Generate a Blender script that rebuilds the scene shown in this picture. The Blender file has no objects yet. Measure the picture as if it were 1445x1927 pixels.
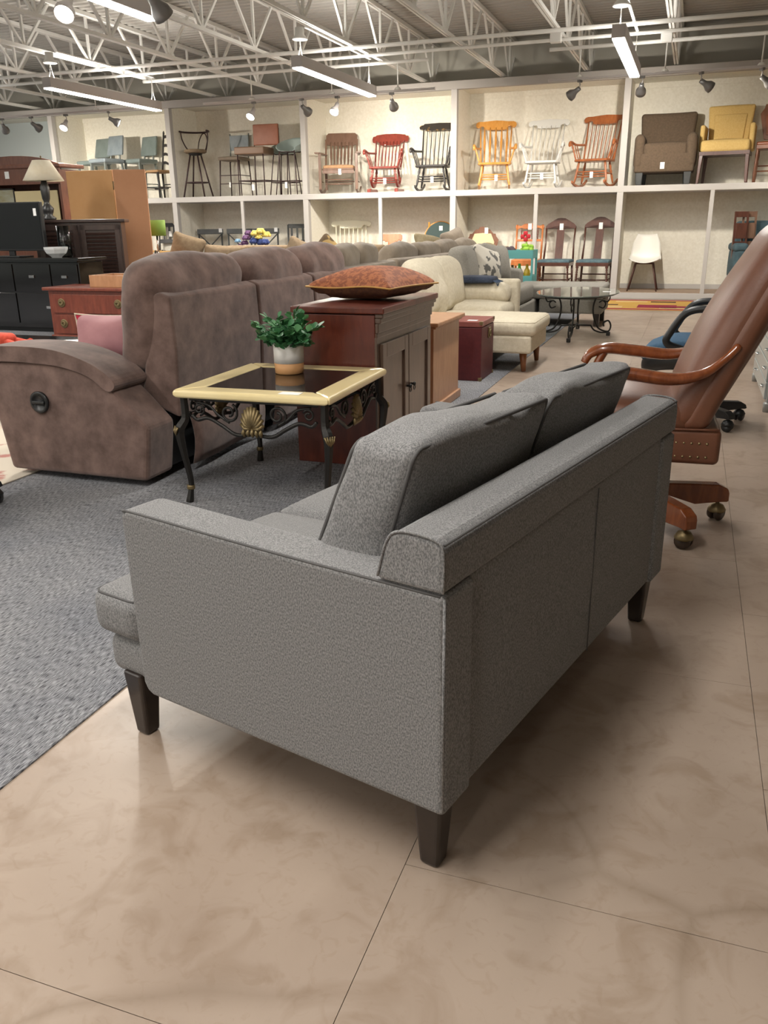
import bpy, math, random
from mathutils import Vector, Matrix, noise
random.seed(7)
PI = math.pi
scene = bpy.context.scene
COL = scene.collection

# ------------------------------------------------------------------ camera
IMG_W, IMG_H, FPX = 1445.0, 1927.0, 1565.2
PITCH, ROLL, YAW, CAM_H = 0.3335, 0.01334, -0.34382, 1.15
FW = Vector((math.sin(YAW)*math.cos(PITCH), math.cos(YAW)*math.cos(PITCH), -math.sin(PITCH)))
_rt = Vector((math.cos(YAW), -math.sin(YAW), 0)); _dn = FW.cross(_rt)
RT = _rt*math.cos(ROLL) + _dn*math.sin(ROLL)
DN = -_rt*math.sin(ROLL) + _dn*math.cos(ROLL)
CAM = Vector((0, 0, CAM_H))
cam_data = bpy.data.cameras.new('camera')
cam = bpy.data.objects.new('camera', cam_data)
COL.objects.link(cam)
cam_data.sensor_fit = 'VERTICAL'; cam_data.sensor_height = 24.0
cam_data.lens = FPX/IMG_H*24.0
cam_data.clip_start = 0.02; cam_data.clip_end = 100
cam.matrix_world = Matrix(((RT.x, -DN.x, -FW.x, CAM.x), (RT.y, -DN.y, -FW.y, CAM.y), (RT.z, -DN.z, -FW.z, CAM.z), (0, 0, 0, 1)))
scene.camera = cam
def ray(x, y): return FW + RT*((x-722.5)/FPX) + DN*((y-963.5)/FPX)
def on_z(x, y, z=0.0):
    d = ray(x, y); return CAM + d*((z-CAM_H)/d.z)
def on_y(x, y, Y):
    d = ray(x, y); return CAM + d*(Y/d.y)

# ------------------------------------------------------------------ world, exposure
w = bpy.data.worlds.new('world'); scene.world = w; w.use_nodes = True
w.node_tree.nodes['Background'].inputs[0].default_value = (0.9, 0.88, 0.84, 1)
w.node_tree.nodes['Background'].inputs[1].default_value = 0.25
vs = scene.view_settings
vs.view_transform = 'Standard'; vs.look = 'None'; vs.gamma = 1.0; vs.use_curve_mapping = False
vs.exposure = 0.38
FIXTURE_W = 46.0      # watts each linear ceiling fixture throws down
UPLIGHT_W = 20.0      # watts it throws up at the deck
SPOT_W = 185.0         # watts of every track head
LIGHT_COL = (1.0, 0.965, 0.91)

# ------------------------------------------------------------------ materials
def lin(c): return tuple(((v/255)/12.92 if v/255 <= .04045 else ((v/255+.055)/1.055)**2.4) for v in c)
MATS = {}
def mat(name, rgb, rough=.6, kind=None, metal=0., spec=.5, rgb2=None, scale=8., bump=0., bscale=None, stretch=(1, 1, 1), contrast=(.35, .65), emit=0., alpha=1., trans=0., coat=0., detail=4., world=False, sheen=0.):
    if name in MATS: return MATS[name]
    m = bpy.data.materials.new(name); m.use_nodes = True
    nt = m.node_tree; N = nt.nodes; Lk = nt.links
    b = N['Principled BSDF']
    c1 = lin(rgb)+(1,)
    b.inputs['Base Color'].default_value = c1
    b.inputs['Roughness'].default_value = rough
    b.inputs['Metallic'].default_value = metal
    b.inputs['Specular IOR Level'].default_value = spec
    b.inputs['Coat Weight'].default_value = coat
    b.inputs['Coat Roughness'].default_value = .12
    b.inputs['Sheen Weight'].default_value = sheen
    b.inputs['Transmission Weight'].default_value = trans
    b.inputs['Alpha'].default_value = alpha
    if emit:
        b.inputs['Emission Color'].default_value = c1; b.inputs['Emission Strength'].default_value = emit
    if rgb2 or bump:
        if world:
            g = N.new('ShaderNodeNewGeometry'); src = g.outputs['Position']
        else:
            g = N.new('ShaderNodeTexCoord'); src = g.outputs['Object']
        mp = N.new('ShaderNodeMapping'); mp.inputs['Scale'].default_value = stretch
        Lk.new(src, mp.inputs[0])
    if rgb2:
        n = N.new('ShaderNodeTexNoise'); n.inputs['Scale'].default_value = scale; n.inputs['Detail'].default_value = detail
        n.inputs['Roughness'].default_value = .6
        if kind == 'grain': n.inputs['Distortion'].default_value = .6
        Lk.new(mp.outputs[0], n.inputs['Vector'])
        r = N.new('ShaderNodeValToRGB')
        r.color_ramp.elements[0].position = contrast[0]; r.color_ramp.elements[1].position = contrast[1]
        r.color_ramp.elements[0].color = c1; r.color_ramp.elements[1].color = lin(rgb2)+(1,)
        Lk.new(n.outputs['Fac'], r.inputs[0]); Lk.new(r.outputs[0], b.inputs['Base Color'])
    if bump:
        n2 = N.new('ShaderNodeTexNoise'); n2.inputs['Scale'].default_value = bscale or scale; n2.inputs['Detail'].default_value = 3
        Lk.new(mp.outputs[0], n2.inputs['Vector'])
        bp = N.new('ShaderNodeBump'); bp.inputs['Strength'].default_value = bump; bp.inputs['Distance'].default_value = .01
        Lk.new(n2.outputs['Fac'], bp.inputs['Height']); Lk.new(bp.outputs[0], b.inputs['Normal'])
    MATS[name] = m
    return m

def wood(name, a, b, rough=.35, scale=6., coat=.2, stretch=(1, 1, 12)):
    return mat(name, a, rough, 'grain', rgb2=b, scale=scale, stretch=(stretch[0]*4, stretch[1]*4, 1) if stretch == (1, 1, 12) else stretch, contrast=(.3, .7), coat=coat)

def floor_material():
    m = mat('polished_concrete', (168, 146, 122), .34)
    nt = m.node_tree; N = nt.nodes; L = nt.links; b = N['Principled BSDF']
    g = N.new('ShaderNodeNewGeometry')
    def nz(scale, detail, dist=0., st=(1, 1, 1)):
        mp = N.new('ShaderNodeMapping'); mp.inputs['Scale'].default_value = st; L.new(g.outputs['Position'], mp.inputs[0])
        n = N.new('ShaderNodeTexNoise'); n.inputs['Scale'].default_value = scale; n.inputs['Detail'].default_value = detail
        n.inputs['Distortion'].default_value = dist; L.new(mp.outputs[0], n.inputs['Vector']); return n
    def ramp(src, p0, c0, p1, c1):
        r = N.new('ShaderNodeValToRGB'); e = r.color_ramp.elements
        e[0].position = p0; e[1].position = p1; e[0].color = lin(c0)+(1,); e[1].color = lin(c1)+(1,)
        L.new(src.outputs['Fac'], r.inputs[0]); return r
    base = ramp(nz(1.6, 5, .4), .32, (156, 138, 123), .68, (176, 159, 144))
    stain = ramp(nz(7, 6, 1.2), .50, (255, 255, 255), .66, (222, 214, 204))
    blotch = ramp(nz(22, 4, 2.), .56, (255, 255, 255), .66, (232, 225, 216))
    def mul(a, c, f=1.):
        x = N.new('ShaderNodeMix'); x.data_type = 'RGBA'; x.blend_type = 'MULTIPLY'; x.inputs[0].default_value = f
        L.new(a, x.inputs[6]); L.new(c, x.inputs[7]); return x.outputs[2]
    col = mul(mul(base.outputs[0], stain.outputs[0], .6), blotch.outputs[0], .3)
    # thin scuffs and hairline scratches
    wv = N.new('ShaderNodeTexVoronoi'); wv.feature = 'DISTANCE_TO_EDGE'; wv.inputs['Scale'].default_value = .75
    nd = nz(.8, 2); mx = N.new('ShaderNodeMix'); mx.data_type = 'RGBA'; mx.inputs[0].default_value = .55
    L.new(g.outputs['Position'], mx.inputs[6]); L.new(nd.outputs['Color'], mx.inputs[7]); L.new(mx.outputs[2], wv.inputs['Vector'])
    r = N.new('ShaderNodeValToRGB'); e = r.color_ramp.elements
    e[0].position = 0.; e[1].position = .006; e[0].color = (.80, .78, .75, 1); e[1].color = (1, 1, 1, 1)
    L.new(wv.outputs['Distance'], r.inputs[0])
    msk = nz(1.1, 2); rm = N.new('ShaderNodeValToRGB'); rm.color_ramp.elements[0].position = .46; rm.color_ramp.elements[1].position = .56
    L.new(msk.outputs['Fac'], rm.inputs[0])
    x = N.new('ShaderNodeMix'); x.data_type = 'RGBA'; x.blend_type = 'MULTIPLY'
    L.new(rm.outputs[0], x.inputs[0]); L.new(col, x.inputs[6]); L.new(r.outputs[0], x.inputs[7])
    L.new(x.outputs[2], b.inputs['Base Color'])
    rr = N.new('ShaderNodeMapRange'); rr.inputs[3].default_value = .26; rr.inputs[4].default_value = .46
    L.new(nz(5, 4).outputs['Fac'], rr.inputs[0]); L.new(rr.outputs[0], b.inputs['Roughness'])
    b.inputs['Specular IOR Level'].default_value = .45
    return m

def carpet_material():
    m = mat('striated_carpet', (92, 92, 92), .95, spec=.1)
    nt = m.node_tree; N = nt.nodes; L = nt.links; b = N['Principled BSDF']
    g = N.new('ShaderNodeNewGeometry')
    mp = N.new('ShaderNodeMapping'); mp.inputs['Rotation'].default_value = (0, 0, math.radians(0)); mp.inputs['Scale'].default_value = (520, 40, 1)
    L.new(g.outputs['Position'], mp.inputs[0])
    n = N.new('ShaderNodeTexNoise'); n.inputs['Scale'].default_value = 1.; n.inputs['Detail'].default_value = 3; L.new(mp.outputs[0], n.inputs['Vector'])
    r = N.new('ShaderNodeValToRGB'); e = r.color_ramp.elements
    e[0].position = .38; e[1].position = .60; e[0].color = lin((78, 78, 82))+(1,); e[1].color = lin((168, 168, 170))+(1,)
    L.new(n.outputs['Fac'], r.inputs[0])
    n3 = N.new('ShaderNodeTexNoise'); n3.inputs['Scale'].default_value = 2.2; L.new(g.outputs['Position'], n3.inputs['Vector'])
    r3 = N.new('ShaderNodeValToRGB'); r3.color_ramp.elements[0].position = .3; r3.color_ramp.elements[1].position = .7
    r3.color_ramp.elements[0].color = (.72, .74, .78, 1); r3.color_ramp.elements[1].color = (1, 1, 1, 1); L.new(n3.outputs['Fac'], r3.inputs[0])
    x = N.new('ShaderNodeMix'); x.data_type = 'RGBA'; x.blend_type = 'MULTIPLY'; x.inputs[0].default_value = 1
    L.new(r.outputs[0], x.inputs[6]); L.new(r3.outputs[0], x.inputs[7]); L.new(x.outputs[2], b.inputs['Base Color'])
    bp = N.new('ShaderNodeBump'); bp.inputs['Strength'].default_value = .5; bp.inputs['Distance'].default_value = .004
    L.new(n.outputs['Fac'], bp.inputs['Height']); L.new(bp.outputs[0], b.inputs['Normal'])
    return m

def tweed(name, a, b, scale=400.):
    m = mat(name, a, .92, spec=.15, rgb2=b, scale=scale, contrast=(.40, .60), bump=.05, bscale=scale*1.4, sheen=.1, stretch=(1, 1, .55), detail=6.)
    return m

M_FLOOR = floor_material()
M_CARPET = carpet_material()
M_WALL = mat('cream_textured_wall', (232, 228, 216), .9, rgb2=(222, 217, 203), scale=30, bump=.15, bscale=60, spec=.2)
M_TRIM = mat('pale_painted_trim', (184, 180, 176), .7, spec=.3)
M_BEAM = mat('beam_paint', (170, 165, 160), .75, spec=.3)
M_GREYWALL = mat('grey_upper_wall', (188, 185, 175), .9, spec=.2)
M_BLUEWALL = mat('blue_grey_wall', (190, 198, 198), .9, spec=.2)
M_DECK = mat('painted_steel_deck', (176, 172, 164), .7, spec=.3)
M_STEEL = mat('white_painted_steel', (226, 224, 218), .55, spec=.4)
M_PIPE = mat('white_conduit', (230, 228, 222), .45)
M_LAMPBODY = mat('light_grey_metal', (186, 180, 178), .5)
M_LAMPDARK = mat('grey_spot_metal', (120, 118, 116), .4, metal=.5)
M_DIFF = mat('lit_diffuser', (255, 250, 240), .5, emit=14.)
M_BULB = mat('lit_bulb', (255, 246, 228), .5, emit=30.)
M_LENS = mat('lamp_lens', (250, 245, 230), .4, emit=4.)
M_TWEED = tweed('grey_tweed', (98, 98, 99), (142, 141, 141))
M_PIPING = mat('grey_piping', (92, 91, 91), .9, spec=.1)
M_LEGD = mat('dark_stained_leg', (44, 34, 28), .35, rgb2=(32, 24, 20), scale=12, coat=.2)
M_SUEDE = mat('brown_suede', (84, 67, 61), .95, rgb2=(130, 107, 99), scale=9, contrast=(.3, .72), detail=7, bump=.12, bscale=18, spec=.1, sheen=.25)
M_SUEDE2 = mat('taupe_suede', (122, 111, 98), .95, rgb2=(140, 129, 115), scale=8, detail=6, bump=.1, bscale=14, spec=.1, sheen=.2)
M_TAN = mat('tan_fabric', (120, 103, 84), .95, rgb2=(136, 119, 97), scale=20, spec=.1)
M_OLIVE = mat('olive_tan_fabric', (140, 128, 102), .95, rgb2=(152, 140, 114), scale=30, spec=.1)
M_CREAM = mat('cream_linen', (204, 194, 172), .95, rgb2=(216, 207, 187), scale=40, bump=.15, bscale=160, spec=.1)
M_GREYF = mat('mid_grey_fabric', (136, 132, 124), .95, rgb2=(148, 144, 136), scale=60, spec=.1)
M_BLACK = mat('black_plastic', (26, 27, 28), .4)
M_BLACKM = mat('black_iron', (38, 36, 34), .42, metal=.4)
M_BRASS = mat('antique_brass', (128, 112, 80), .45, metal=.7)
M_CHROME = mat('chrome', (205, 205, 205), .15, metal=1.)
M_PAPER = mat('white_paper_tag', (240, 240, 238), .8)
M_GLASS = mat('clear_glass', (225, 235, 232), .03, trans=1., spec=.5)
M_SMOKE = mat('smoked_glass', (60, 54, 50), .04, trans=.75, spec=.7)
M_CHERRY = wood('cherry_wood', (78, 30, 20), (104, 46, 30), coat=.3)
M_DOORBR = wood('brown_stained_wood', (78, 60, 50), (94, 74, 62), rough=.3, coat=.4)
M_PINE = wood('honey_pine', (170, 122, 86), (188, 140, 102))
M_MAPLE = mat('yellow_maple', (230, 210, 156), .3, rgb2=(238, 220, 170), scale=5, coat=.3, contrast=(.3, .7))
M_BURG = mat('burgundy_vinyl', (92, 30, 34), .5, rgb2=(80, 24, 30), scale=30)
M_BURG2 = mat('burgundy_lid', (140, 78, 70), .5, rgb2=(128, 68, 62), scale=20)
M_LEATHER = mat('brown_leather', (98, 60, 42), .38, rgb2=(116, 74, 54), scale=5, contrast=(.25, .75), bump=.06, bscale=120, spec=.5)
M_ARMW = wood('polished_walnut', (104, 52, 26), (140, 76, 40), rough=.22, coat=.6)
M_BLUEF = mat('blue_seat_fabric', (58, 82, 104), .9, rgb2=(68, 92, 114), scale=90, spec=.1)
M_TEAL = mat('teal_metal', (92, 160, 158), .45)

# ------------------------------------------------------------------ mesh helpers
def samples(h, r, inner, k=3):
    if r <= 0: return [-h, h]
    t = [r*math.tan(PI/4*i/k) for i in range(1, k+1)]
    a = max(h-r, 0)
    L = [-(a+x) for x in reversed(t)]
    if a > 1e-6: L += [-a+2*a*i/inner for i in range(inner+1)]
    else: L += [0]
    return L+[a+x for x in t]

class B:
    def __init__(s): s.v = []; s.f = []; s.sm = []
    def add(s, vs, fs, smooth=False, M=None):
        o = len(s.v)
        for p in vs:
            p = Vector(p)
            s.v.append(tuple(M @ p) if M else tuple(p))
        for f in fs: s.f.append(tuple(i+o for i in f)); s.sm.append(smooth)
        return s
    def box(s, c, sz, M=None):
        x, y, z = c; a, b, d = sz[0]/2, sz[1]/2, sz[2]/2
        vs = [(x+i*a, y+j*b, z+k*d) for k in (-1, 1) for j in (-1, 1) for i in (-1, 1)]
        return s.add(vs, [(0, 2, 3, 1), (4, 5, 7, 6), (0, 1, 5, 4), (2, 6, 7, 3), (0, 4, 6, 2), (1, 3, 7, 5)], False, M)
    def lohi(s, lo, hi, M=None):
        return s.box([(a+b)/2 for a, b in zip(lo, hi)], [b-a for a, b in zip(lo, hi)], M)
    def pad(s, c, sz, r=.03, puff=(0, 0, 0), n=6, fn=None, M=None, wob=0., wscale=6., seed=0.):
        h = [q/2 for q in sz]; r = min(r, min(h))
        S = [samples(q, r, n) for q in h]
        idx = {}; vs = []; fs = []
        def V(i, j, k):
            key = (i, j, k)
            if key in idx: return idx[key]
            p = [S[0][i], S[1][j], S[2][k]]
            inn = [max(-(h[a]-r), min(h[a]-r, p[a])) for a in range(3)]
            d = Vector([p[a]-inn[a] for a in range(3)])
            q = Vector(inn)+(d.normalized()*r if d.length > 1e-9 else d)
            uvw = [q[a]/h[a] for a in range(3)]
            for a in range(3):
                if puff[a]:
                    b1, b2 = (a+1) % 3, (a+2) % 3
                    q[a] += puff[a]*uvw[a]*max(0, 1-uvw[b1]**2)*max(0, 1-uvw[b2]**2)
            if wob:
                nv = noise.noise_vector(Vector((q.x*wscale+seed, q.y*wscale+seed*2.3, q.z*wscale)))
                q += nv*wob
            q = q+Vector(c)
            if fn: q = Vector(fn(q))
            idx[key] = len(vs); vs.append(q); return idx[key]
        for a in range(3):
            b1, b2 = (a+1) % 3, (a+2) % 3
            n1, n2 = len(S[b1]), len(S[b2])
            for e in (0, len(S[a])-1):
                for i in range(n1-1):
                    for j in range(n2-1):
                        def K(ii, jj):
                            t = [0, 0, 0]; t[a] = e; t[b1] = ii; t[b2] = jj; return V(*t)
                        q = (K(i, j), K(i+1, j), K(i+1, j+1), K(i, j+1))
                        fs.append(q if e else q[::-1])
        return s.add(vs, fs, True, M)
    def tube(s, pts, r, n=8, closed=False, flat=1., smooth=True, M=None, up=None):
        pts = [Vector(p) for p in pts]; m = len(pts)
        rs = r if isinstance(r, (list, tuple)) else [r]*m
        vs = []; fs = []; prev = None
        for i, p in enumerate(pts):
            a = pts[(i-1) % m] if (closed or i > 0) else p
            b = pts[(i+1) % m] if (closed or i < m-1) else p
            t = (b-a).normalized() if (b-a).length > 1e-9 else Vector((0, 0, 1))
            if prev is None:
                u = Vector(up) if up else (Vector((0, 0, 1)) if abs(t.z) < .9 else Vector((1, 0, 0)))
            else: u = prev
            u = (u-t*u.dot(t)).normalized(); prev = u
            wv = t.cross(u)
            for k in range(n):
                an = 2*PI*(k+.5)/n
                vs.append(p+u*(math.sin(an)*rs[i])+wv*(math.cos(an)*rs[i]*flat))
        for i in range(m if closed else m-1):
            j = (i+1) % m
            for k in range(n):
                l = (k+1) % n
                fs.append((i*n+k, i*n+l, j*n+l, j*n+k))
        if not closed:
            fs.append(tuple(range(n-1, -1, -1))); fs.append(tuple((m-1)*n+k for k in range(n)))
        return s.add(vs, fs, smooth, M)
    def lathe(s, prof, c=(0, 0, 0), n=16, M=None, smooth=True):
        vs = []; fs = []
        for r, z in prof:
            for k in range(n):
                a = 2*PI*k/n; vs.append((c[0]+r*math.cos(a), c[1]+r*math.sin(a), c[2]+z))
        for i in range(len(prof)-1):
            for k in range(n):
                l = (k+1) % n; fs.append((i*n+k, i*n+l, (i+1)*n+l, (i+1)*n+k))
        fs.append(tuple(range(n-1, -1, -1))); fs.append(tuple((len(prof)-1)*n+k for k in range(n)))
        return s.add(vs, fs, smooth, M)
    def prism(s, out, a, b, plane='xz', M=None, smooth=False):
        # outline in a plane, extruded from a to b along the third axis
        def P(p, t):
            return (p[0], t, p[1]) if plane == 'xz' else ((t, p[0], p[1]) if plane == 'yz' else (p[0], p[1], t))
        n = len(out)
        vs = [P(p, a) for p in out]+[P(p, b) for p in out]
        fs = [tuple(range(n)), tuple(range(2*n-1, n-1, -1))]
        for i in range(n):
            j = (i+1) % n; fs.append((i, i+n, j+n, j))
        return s.add(vs, fs, smooth, M)
    def grid(s, fn, nu, nv, smooth=True):
        vs = [fn(i/nu, j/nv) for i in range(nu+1) for j in range(nv+1)]
        fs = [(i*(nv+1)+j, (i+1)*(nv+1)+j, (i+1)*(nv+1)+j+1, i*(nv+1)+j+1) for i in range(nu) for j in range(nv)]
        return s.add(vs, fs, smooth)
    def obj(s, name, m, parent=None, bev=0., seg=2, solid=0.):
        me = bpy.data.meshes.new(name); me.from_pydata(s.v, [], s.f); me.update()
        me.polygons.foreach_set('use_smooth', s.sm)
        import bmesh
        bm = bmesh.new(); bm.from_mesh(me); bmesh.ops.recalc_face_normals(bm, faces=bm.faces); bm.to_mesh(me); bm.free()
        me.materials.append(m)
        o = bpy.data.objects.new(name, me); COL.objects.link(o); o.parent = parent
        if solid:
            md = o.modifiers.new('thickness', 'SOLIDIFY'); md.thickness = solid; md.offset = 0
        if bev:
            md = o.modifiers.new('bevel', 'BEVEL'); md.width = bev; md.segments = seg; md.limit_method = 'ANGLE'; md.angle_limit = .6
        return o

def thing(name, label, cat, loc=(0, 0, 0), rz=0., group=None):
    o = bpy.data.objects.new(name, None); COL.objects.link(o)
    o.location = loc; o.rotation_euler = (0, 0, rz); o.empty_display_size = .1
    o['label'] = label; o['category'] = cat
    if group: o['group'] = group
    return o
def tag(o, label, cat, group=None, loc=None, rz=None):
    o['label'] = label; o['category'] = cat
    if group: o['group'] = group
    if loc is not None: o.location = loc
    if rz is not None: o.rotation_euler = (0, 0, rz)
    return o
def struct(o): o['kind'] = 'structure'; return o
def dup(root, loc, rz=0., label=None):
    r = root.copy(); COL.objects.link(r); r.location = loc; r.rotation_euler = (0, 0, rz)
    if label: r['label'] = label
    for ch in list(root.children):
        k = ch.copy(); COL.objects.link(k); k.parent = r
        for g in list(ch.children):
            d = g.copy(); COL.objects.link(d); d.parent = k
    return r
def arc(c, r, a0, a1, n, plane='xz', t=0.):
    out = []
    for i in range(n+1):
        a = a0+(a1-a0)*i/n; u, v = c[0]+r*math.cos(a), c[1]+r*math.sin(a)
        out.append((u, t, v) if plane == 'xz' else ((t, u, v) if plane == 'yz' else ((u, v, t) if plane == 'xy' else (u, v))))
    return out
def spiral(c, r0, r1, a0, a1, n, plane='xz', t=0.):
    out = []
    for i in range(n+1):
        f = i/n; a = a0+(a1-a0)*f; r = r0+(r1-r0)*f; u, v = c[0]+r*math.cos(a), c[1]+r*math.sin(a)
        out.append((u, t, v) if plane == 'xz' else (t, u, v))
    return out
def smooth_path(pts, n=6):
    P = [Vector(p) for p in pts]; out = []
    for i in range(len(P)-1):
        p0 = P[max(i-1, 0)]; p1 = P[i]; p2 = P[i+1]; p3 = P[min(i+2, len(P)-1)]
        for k in range(n):
            t = k/n
            out.append(.5*((2*p1)+(p2-p0)*t+(2*p0-5*p1+4*p2-p3)*t*t+(3*p1-p0-3*p2+p3)*t**3))
    out.append(P[-1]); return out
def rim(c, sz, r, axis, sgn, n=4, fn=None):
    # rounded rectangle that runs round the edge of a pad, for piping
    h = [q/2 for q in sz]; b1, b2 = (axis+1) % 3, (axis+2) % 3
    ax = sgn*(h[axis]-r+r*.72); pts = []
    for (s1, s2, a0) in ((1, 1, 0), (-1, 1, PI/2), (-1, -1, PI), (1, -1, 1.5*PI)):
        for i in range(n+1):
            a = a0+PI/2*i/n; rr = r*.72
            p = [0, 0, 0]; p[axis] = ax
            p[b1] = s1*(h[b1]-r)+rr*math.cos(a); p[b2] = s2*(h[b2]-r)+rr*math.sin(a)
            q = Vector(p)+Vector(c); pts.append(Vector(fn(q)) if fn else q)
    # insert mid points so the piping follows deformation
    out = []
    for i, p in enumerate(pts):
        q = pts[(i+1) % len(pts)]; out.append(p)
        if (q-p).length > .08:
            for k in range(1, 5): out.append(p+(q-p)*(k/5))
    return out
def dens(out, n=5):
    """closed smooth outline through the given points"""
    P = [Vector((x, z, 0)) for x, z in out]; m = len(P); res = []
    for i in range(m):
        p0, p1, p2, p3 = P[i-1], P[i], P[(i+1) % m], P[(i+2) % m]
        for k in range(n):
            t = k/n; q = .5*((2*p1)+(p2-p0)*t+(2*p0-5*p1+4*p2-p3)*t*t+(3*p1-p0-3*p2+p3)*t**3)
            res.append((q.x, q.y))
    return res
def RX(a): return Matrix.Rotation(a, 4, 'X')
def RY(a): return Matrix.Rotation(a, 4, 'Y')
def RZ(a): return Matrix.Rotation(a, 4, 'Z')
def T(x, y, z): return Matrix.Translation((x, y, z))


# ================================================================== SETTING
YW, YB = 13.83, 14.75            # front of the display bays, back of them
XL, XR, YF, ZC = -16.0, 7.0, -6.0, 3.88
M_SUB = mat('subfloor_joint', (120, 103, 88), .9)
fl = struct(B().lohi((XL, YF, -.06), (XR, YB+.1, -.012)).obj('floor', M_SUB))
# large floor tiles laid in staggered columns
TL, GAP = .89, .0013
EDGES = [-1.4, -.4, .255, .91, 1.565, 2.22, 2.875, 3.53, 4.185, 4.84, 5.495]
tile_mesh = {}
for i in range(len(EDGES)-1):
    x0 = EDGES[i]; tw = EDGES[i+1]-x0; kw = round(tw, 3)
    for j in range(-3, 16):
        y0 = (.772 if i % 2 == 0 else 1.21)+TL*j
        y1 = min(y0+TL, YW)
        if y0 > YW-.05: continue
        full = abs(y1-y0-TL) < 1e-6
        if full and kw in tile_mesh:
            o = bpy.data.objects.new('floor_tile', tile_mesh[kw]); COL.objects.link(o); o.parent = fl
        else:
            o = B().lohi((GAP/2, GAP/2, -.0115), (tw-GAP/2, y1-y0-GAP/2, 0)).obj('floor_tile', M_FLOOR, fl)
            if full: tile_mesh[kw] = o.data
        o.location = (x0, y0, 0)
# plain concrete beyond the tiled aisle
struct(B().lohi((5.497, YF, -.0115), (XR, YW, 0)).obj('floor_aisle', M_FLOOR))
ca = B().lohi((XL, YF, -.0115), (-1.3, YW, .005)).obj('carpet', M_CARPET, bev=.002)
tag(ca, 'grey striated carpet with a straight edge against the concrete floor', 'carpet')
# outer walls
struct(B().lohi((XL-.1, YF, 0), (XL, YB+.1, ZC+.1)).obj('wall_left', M_BLUEWALL))
struct(B().lohi((XR, YF, 0), (XR+.1, YB+.1, ZC+.1)).obj('wall_right', M_WALL))
struct(B().lohi((XL, YF-.1, 0), (XR, YF, ZC+.1)).obj('wall_front', M_WALL))
struct(B().lohi((-11.45, YB, 0), (XR, YB+.1, 3.2)).obj('wall_back', M_WALL))
struct(B().lohi((XL, YB, 0), (-11.45, YB+.1, 3.2)).obj('wall_back_left', M_BLUEWALL))
struct(B().lohi((XL, YB-.02, 3.2), (XR, YB+.1, ZC+.1)).obj('wall_back_upper', M_GREYWALL))
# corrugated roof deck, ribs along X
pr = []
y = YF
while y < YB:
    pr += [(y, ZC), (y+.06, ZC), (y+.085, ZC+.045), (y+.125, ZC+.045)]
    y += .15
vs = [(x, a, b) for x in (XL, XR) for a, b in pr]; n = len(pr)
struct(B().add(vs, [(i, i+1, n+i+1, n+i) for i in range(n-1)]).obj('ceiling', M_DECK))
# display bays: beam, posts, shelf, platform, dividers
struct(B().lohi((XL, YW, 3.10), (XR, YW+.09, 3.22)).obj('trim_1', M_BEAM, bev=.006))
struct(B().lohi((XL, YW+.09, 3.14), (XR, YB, 3.2)).obj('trim_2', M_WALL))
posts = [-11.35, -8.84, -6.25, -3.66, -1.06, 1.53, 4.12]
for i, x in enumerate(posts):
    struct(B().lohi((x-.095, YW, .09), (x, YW+.1, 3.1)).obj('trim_%d' % (i+3), M_TRIM, bev=.005))
    struct(B().lohi((x-.08, YW+.1, .09), (x-.015, YB, 3.14)).obj('wall_side_%d' % (i+1), M_WALL))
struct(B().lohi((-11.4, YW-.004, 1.555), (XR, YB, 1.645)).obj('trim_20', M_TRIM, bev=.006))
struct(B().lohi((-11.4, YW-.004, 0), (XR, YB, .09)).obj('trim_21', M_TRIM, bev=.006))
M_BAYFLOOR = mat('worn_bay_floor', (150, 126, 108), .6, rgb2=(164, 142, 122), scale=9)
struct(B().lohi((-11.4, YW+.05, .09), (XR, YB-.02, .094)).obj('floor_display', M_BAYFLOOR))
struct(B().lohi((-11.4, YB-.02, .094), (XR, YB, .17)).obj('baseboard_back', M_TRIM, bev=.004))
struct(B().lohi((-11.4, YB-.012, 3.06), (XR, YB, 3.14)).obj('trim_22', M_WALL, bev=.003))
for i, x in enumerate((-10.1, -7.52, -4.95, -2.37, .2, 2.8)):
    struct(B().lohi((x-.03, YW, .09), (x+.03, YW+.04, 1.56)).obj('trim_%d' % (i+23), M_TRIM, bev=.004))

# ------------------------------------------------------------------ steel joists
def joist():
    t = thing('roof_joist', 'white open-web steel joist', 'joist', (0, 0, 0), group='roof joists')
    B().lohi((-.03, YF, 3.235), (-.006, YB, 3.275)).lohi((.006, YF, 3.235), (.03, YB, 3.275)).obj('bottom_chord', M_STEEL, t)
    B().lohi((-.04, YF, 3.825), (-.006, YB, 3.875)).lohi((.006, YF, 3.825), (.04, YB, 3.875)).obj('top_chord', M_STEEL, t)
    def web(y0, y1):
        p, q = Vector((0, y0, 3.25)), Vector((0, y1, 3.85))
        B().tube([p, q], .021, 4, smooth=False).obj('web_member', M_STEEL, t)
    y = 10.65-1.25*4
    while y < YB-.3:
        web(y, y-.55); web(y, y); web(y, y+.55); y += 1.25
    return t
j0 = joist()
names = {0: 'roof joist meeting the wall above the brown and yellow armchairs', 1: 'roof joist meeting the wall above the cherry rocking chair',
         2: 'roof joist meeting the wall above the oak rocking chair', 3: 'roof joist meeting the wall above the black rocking chair',
         4: 'roof joist meeting the wall above the mission rocking chair', 5: 'roof joist meeting the wall above the grey bucket stools',
         6: 'roof joist meeting the wall above the backless-arch swivel stool', 7: 'roof joist meeting the wall above the black ladder-back chair',
         8: 'roof joist meeting the wall above the grey upholstered bar stools', 9: 'leftmost roof joist above the far corner',
         -1: 'rightmost roof joist at the picture edge'}
first = True
for k in list(range(0, 10))+[-1]:
    x = -.47-1.2505*k
    lab = 'white open-web '+names[k]
    if first: j0.location.x = x; j0['label'] = lab; first = False
    else: dup(j0, (x, 0, 0), 0, lab)
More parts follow.
